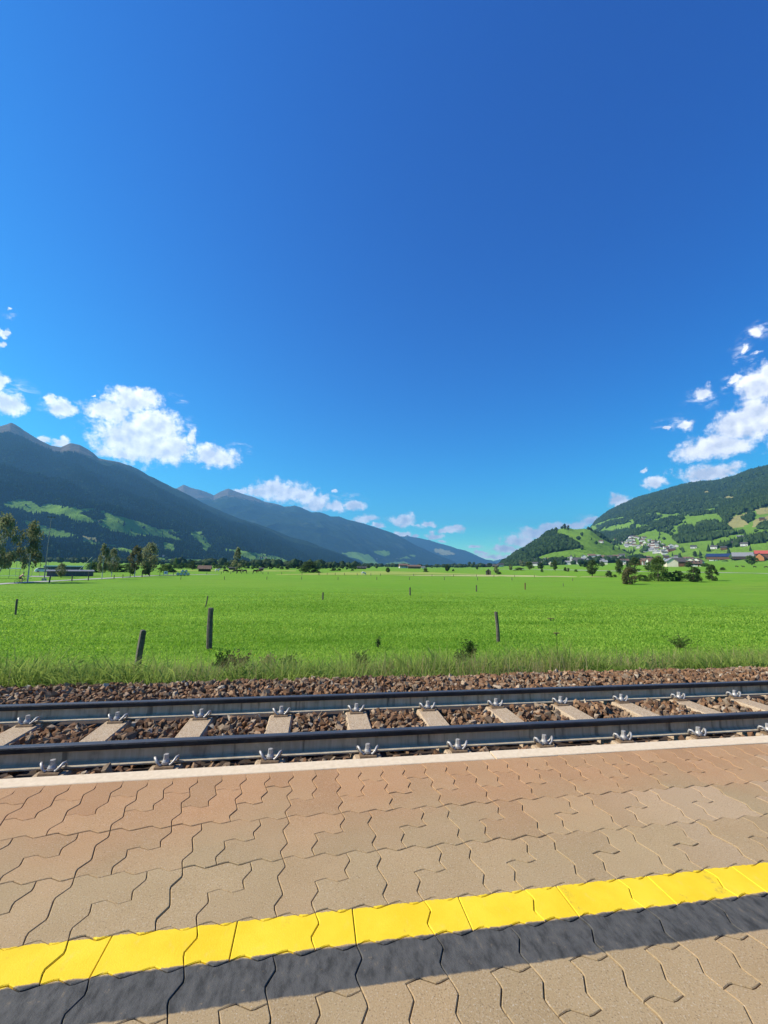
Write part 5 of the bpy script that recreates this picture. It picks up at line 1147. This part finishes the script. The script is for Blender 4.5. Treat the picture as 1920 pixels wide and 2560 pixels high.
# white car at the sports ground
Pb = hit(107, 1431); ca = tag(empty('parked_car', tuple(Pb), face(Pb, .1)), 'small white car parked behind the mast at the sports ground', 'car')
MB().prism([(-2.1, .3), (2.05, .3), (2.1, .75), (1.2, .95), (.75, 1.42), (-1.3, 1.45), (-2.0, .98)][::-1], 1, -.85, .85).make('body', MAT['car_white'], ca)
MB().prism([(-1.55, 1.0), (1.0, 1.0), (.68, 1.36), (-1.25, 1.38)][::-1], 1, -.87, .87).make('window', MAT['glass_dark'], ca)
for u_ in (-1.3, 1.3):
    for v_ in (-.78, .78): MB().tube([(u_, v_ - .1, .32), (u_, v_ + .1, .32)], .32, 12).make('wheel', MAT['rubber'], ca)

# ------------------------------------------------------------------ cattle
def skin_radii(me, R_, root):
    d = me.skin_vertices[0].data
    for k_, r_ in enumerate(R_): d[k_].radius = (r_, r_); d[k_].use_root = (k_ == root)
def cow_mesh(pose):
    """one skinned body: trunk, neck, head, legs with joints, tail"""
    hd = (.98, 0, .42) if pose == 'graze' else (1.15, 0, 1.42); nk = (.85, 0, .92) if pose == 'graze' else (.92, 0, 1.28)
    V = [(-.72, 0, 1.06), (-.30, 0, .98), (.20, 0, .96), (.62, 0, 1.06), nk, hd, (hd[0] + .22, 0, hd[2] - (.26 if pose == 'graze' else .08))]
    R_ = [.28, .36, .37, .30, .19, .14, .085]; E_ = [(0, 1), (1, 2), (2, 3), (3, 4), (4, 5), (5, 6)]
    for bx_, root, back in ((-.66, 0, True), (.52, 3, False)):
        for s in (-1, 1):
            i = len(V)
            if back: V += [(bx_ + .04, s * .19, .72), (bx_ - .12, s * .19, .42), (bx_ - .05, s * .19, .05)]
            else: V += [(bx_, s * .18, .70), (bx_ + .02, s * .18, .38), (bx_, s * .18, .05)]
            R_ += [.14, .065, .06]; E_ += [(root, i), (i, i + 1), (i + 1, i + 2)]
    i = len(V); V += [(-.98, 0, 1.02), (-1.06, 0, .55)]; R_ += [.035, .04]; E_ += [(0, i), (i, i + 1)]
    for s in (-1, 1): i = len(V); V.append((hd[0] - .06, s * .20, hd[2] + .10)); R_.append(.04); E_.append((5, i))
    me = bpy.data.meshes.new('body'); me.from_pydata(V, E_, [])
    return me, R_
def cow(px, base, sc, pose, m, rot, label):
    Pb = hit(px, base); me = COWS[pose][0].copy(); me.materials.append(MAT[m]); o = bpy.data.objects.new('cow', me); COL.objects.link(o); o.location = Pb; o.rotation_euler = (0, 0, rot); o.scale = (sc,) * 3
    o.modifiers.new('skin', 'SKIN'); skin_radii(me, COWS[pose][1], 1); sb = o.modifiers.new('sub', 'SUBSURF'); sb.levels = 1; sb.render_levels = 1
    return tag(o, label, 'cow', 'cattle grazing on the valley floor')
COWS = {k_: cow_mesh(k_) for k_ in ('graze', 'stand')}
for px, b_, pose, m, rot, l in ((564, 1432, 'graze', 'cow_dark', .2, 'dark grazing cow left of the larch, near the fence'), (543, 1430.5, 'stand', 'cow_white', .1, 'pale cow left of the dark grazing cow'), (588, 1432.5, 'graze', 'cow_dark', 3.0, 'dark cow at the foot of the larch, left side'), (598, 1432.5, 'stand', 'cow_brown', .3, 'brown cow at the foot of the larch, right side'), (611, 1432, 'graze', 'cow_dark', 2.8, 'dark cow a little right of the larch'), (638, 1432.5, 'stand', 'cow_dark', .4, 'dark cow left of the rightmost pair member by the pasture fence'), (648, 1432.5, 'graze', 'cow_brown', 3.3, 'brown cow at the right end of the herd'), (909, 1438, 'graze', 'cow_white', .5, 'white cow beside the yellow field strip at the centre'), (1842, 1418.5, 'graze', 'cow_dark', .2, 'dark cow in the right field, leftmost of four'), (1858, 1418.8, 'stand', 'cow_dark', 3.1, 'dark cow in the right field, second of four'), (1887, 1419.5, 'graze', 'cow_dark', .3, 'dark cow in the right field, third of four'), (1915, 1420, 'graze', 'cow_dark', 3.0, 'dark cow at the right border, last of four')):
    cow(px, b_, 1.0, pose, m, rot + face(hit(px, b_)), l)

# ------------------------------------------------------------------ cyclist on the path
Pb = hit(52, 1459.5); rzc = face(Pb, .25)
bike = tag(empty('bicycle', tuple(Pb), rzc), 'dark bicycle ridden along the path at the left', 'bicycle')
for u_ in (-.52, .52):
    w_ = MB(); ring = [(u_ + .33 * math.cos(a), 0, .35 + .33 * math.sin(a)) for a in np.linspace(0, 2 * math.pi, 25)]; w_.tube(ring, .024, 7, False); wh = w_.make('wheel', MAT['rubber'], bike)
    sp = MB()
    for a in np.linspace(0, math.pi, 8, endpoint=False): sp.tube([(u_ + .31 * math.cos(a), 0, .35 + .31 * math.sin(a)), (u_ - .31 * math.cos(a), 0, .35 - .31 * math.sin(a))], .003, 4, False)
    sp.make('spokes', MAT['galvanised'], wh)
fr_ = MB()
for a_, b_ in (((-.52, 0, .35), (-.08, 0, .30)), ((-.08, 0, .30), (-.22, 0, .85)), ((-.52, 0, .35), (-.20, 0, .78)), ((-.20, 0, .78), (.38, 0, .85)), ((-.08, 0, .30), (.40, 0, .76)), ((.36, 0, .98), (.52, 0, .35))): fr_.tube([a_, b_], .018, 7)
fr_.make('frame', MAT['bike_red'], bike)
MB().tube([(.34, -.28, 1.02), (.38, -.12, 1.0), (.37, 0, .99), (.38, .12, 1.0), (.34, .28, 1.02)], .014, 7).make('handlebar', MAT['rubber'], bike)
MB().prism([(-.38, .90), (-.10, .88), (-.10, .92), (-.36, .95)][::-1], 1, -.07, .07).make('saddle', MAT['rubber'], bike)
MB().tube([(-.08, -.12, .20), (-.08, -.06, .30), (-.08, .06, .30), (-.08, .12, .40)], .012, 6).make('crank', MAT['galvanised'], bike)
def skinned(name, V, E_, R_, m, parent, root=0):
    me = bpy.data.meshes.new(name); me.from_pydata(V, E_, []); me.materials.append(MAT[m]); o = bpy.data.objects.new(name, me); link(o, parent)
    o.modifiers.new('skin', 'SKIN'); skin_radii(me, R_, root); sb = o.modifiers.new('sub', 'SUBSURF'); sb.levels = 1; sb.render_levels = 2; return o
V = [(-.22, 0, 1.02), (-.08, 0, 1.22), (.08, 0, 1.44), (.14, 0, 1.52), (.20, 0, 1.62), (.22, 0, 1.74),
     (.08, -.19, 1.42), (.22, -.25, 1.20), (.36, -.24, 1.06), (.08, .19, 1.42), (.22, .25, 1.20), (.36, .24, 1.06),
     (-.20, -.10, .96), (.16, -.11, .72), (-.06, -.11, .30), (.10, -.11, .22), (-.20, .10, .96), (.22, .11, .88), (-.02, .11, .48), (.14, .11, .42)]
E_ = [(0, 1), (1, 2), (2, 3), (3, 4), (4, 5), (2, 6), (6, 7), (7, 8), (2, 9), (9, 10), (10, 11), (0, 12), (12, 13), (13, 14), (14, 15), (0, 16), (16, 17), (17, 18), (18, 19)]
R_ = [.135, .14, .15, .06, .09, .095, .06, .046, .036, .06, .046, .036, .095, .07, .042, .035, .095, .07, .042, .035]
per = skinned('person', V, E_, R_, 'skin', None); per.location = Pb; per.rotation_euler = (0, 0, rzc); tag(per, 'cyclist in pink shirt and black shorts riding along the path', 'person')
skinned('shirt', [V[0], V[1], V[2], V[6], V[7], V[9], V[10]], [(0, 1), (1, 2), (2, 3), (3, 4), (2, 5), (5, 6)], [.15, .16, .168, .072, .056, .072, .056], 'shirt_pink', per)
skinned('shorts', [(-.22, 0, 1.0), V[12], (-.0, -.11, .83), V[16], (.06, .11, .91)], [(0, 1), (1, 2), (0, 3), (3, 4)], [.15, .108, .092, .108, .092], 'cloth_black', per)
b = MB(); hv_ = [(.225 + .112 * math.cos(a) * math.cos(e), .105 * math.sin(a) * math.cos(e), 1.735 + .115 * math.sin(e)) for e in np.linspace(-.1, 1.5, 5) for a in np.linspace(0, 6.283, 12, endpoint=False)]
b.add(hv_, [(r_ * 12 + k_, r_ * 12 + (k_ + 1) % 12, (r_ + 1) * 12 + (k_ + 1) % 12, (r_ + 1) * 12 + k_) for r_ in range(4) for k_ in range(12)]); b.make('helmet', MAT['cloth_black'], per)

# ------------------------------------------------------------------ the air of the valley
def m_haze(t):
    v = t.n('ShaderNodeVolumePrincipled', i={'Color': (.21, .56, 1.0, 1), 'Density': 9.2e-5, 'Anisotropy': 0.2})
    t.n('ShaderNodeOutputMaterial', i={'Volume': v})
mat('haze_air', m_haze)
kind(MB().box((0, 0, 898), (30000, 30000, 1804)).make('haze', MAT['haze_air']), 'stuff')
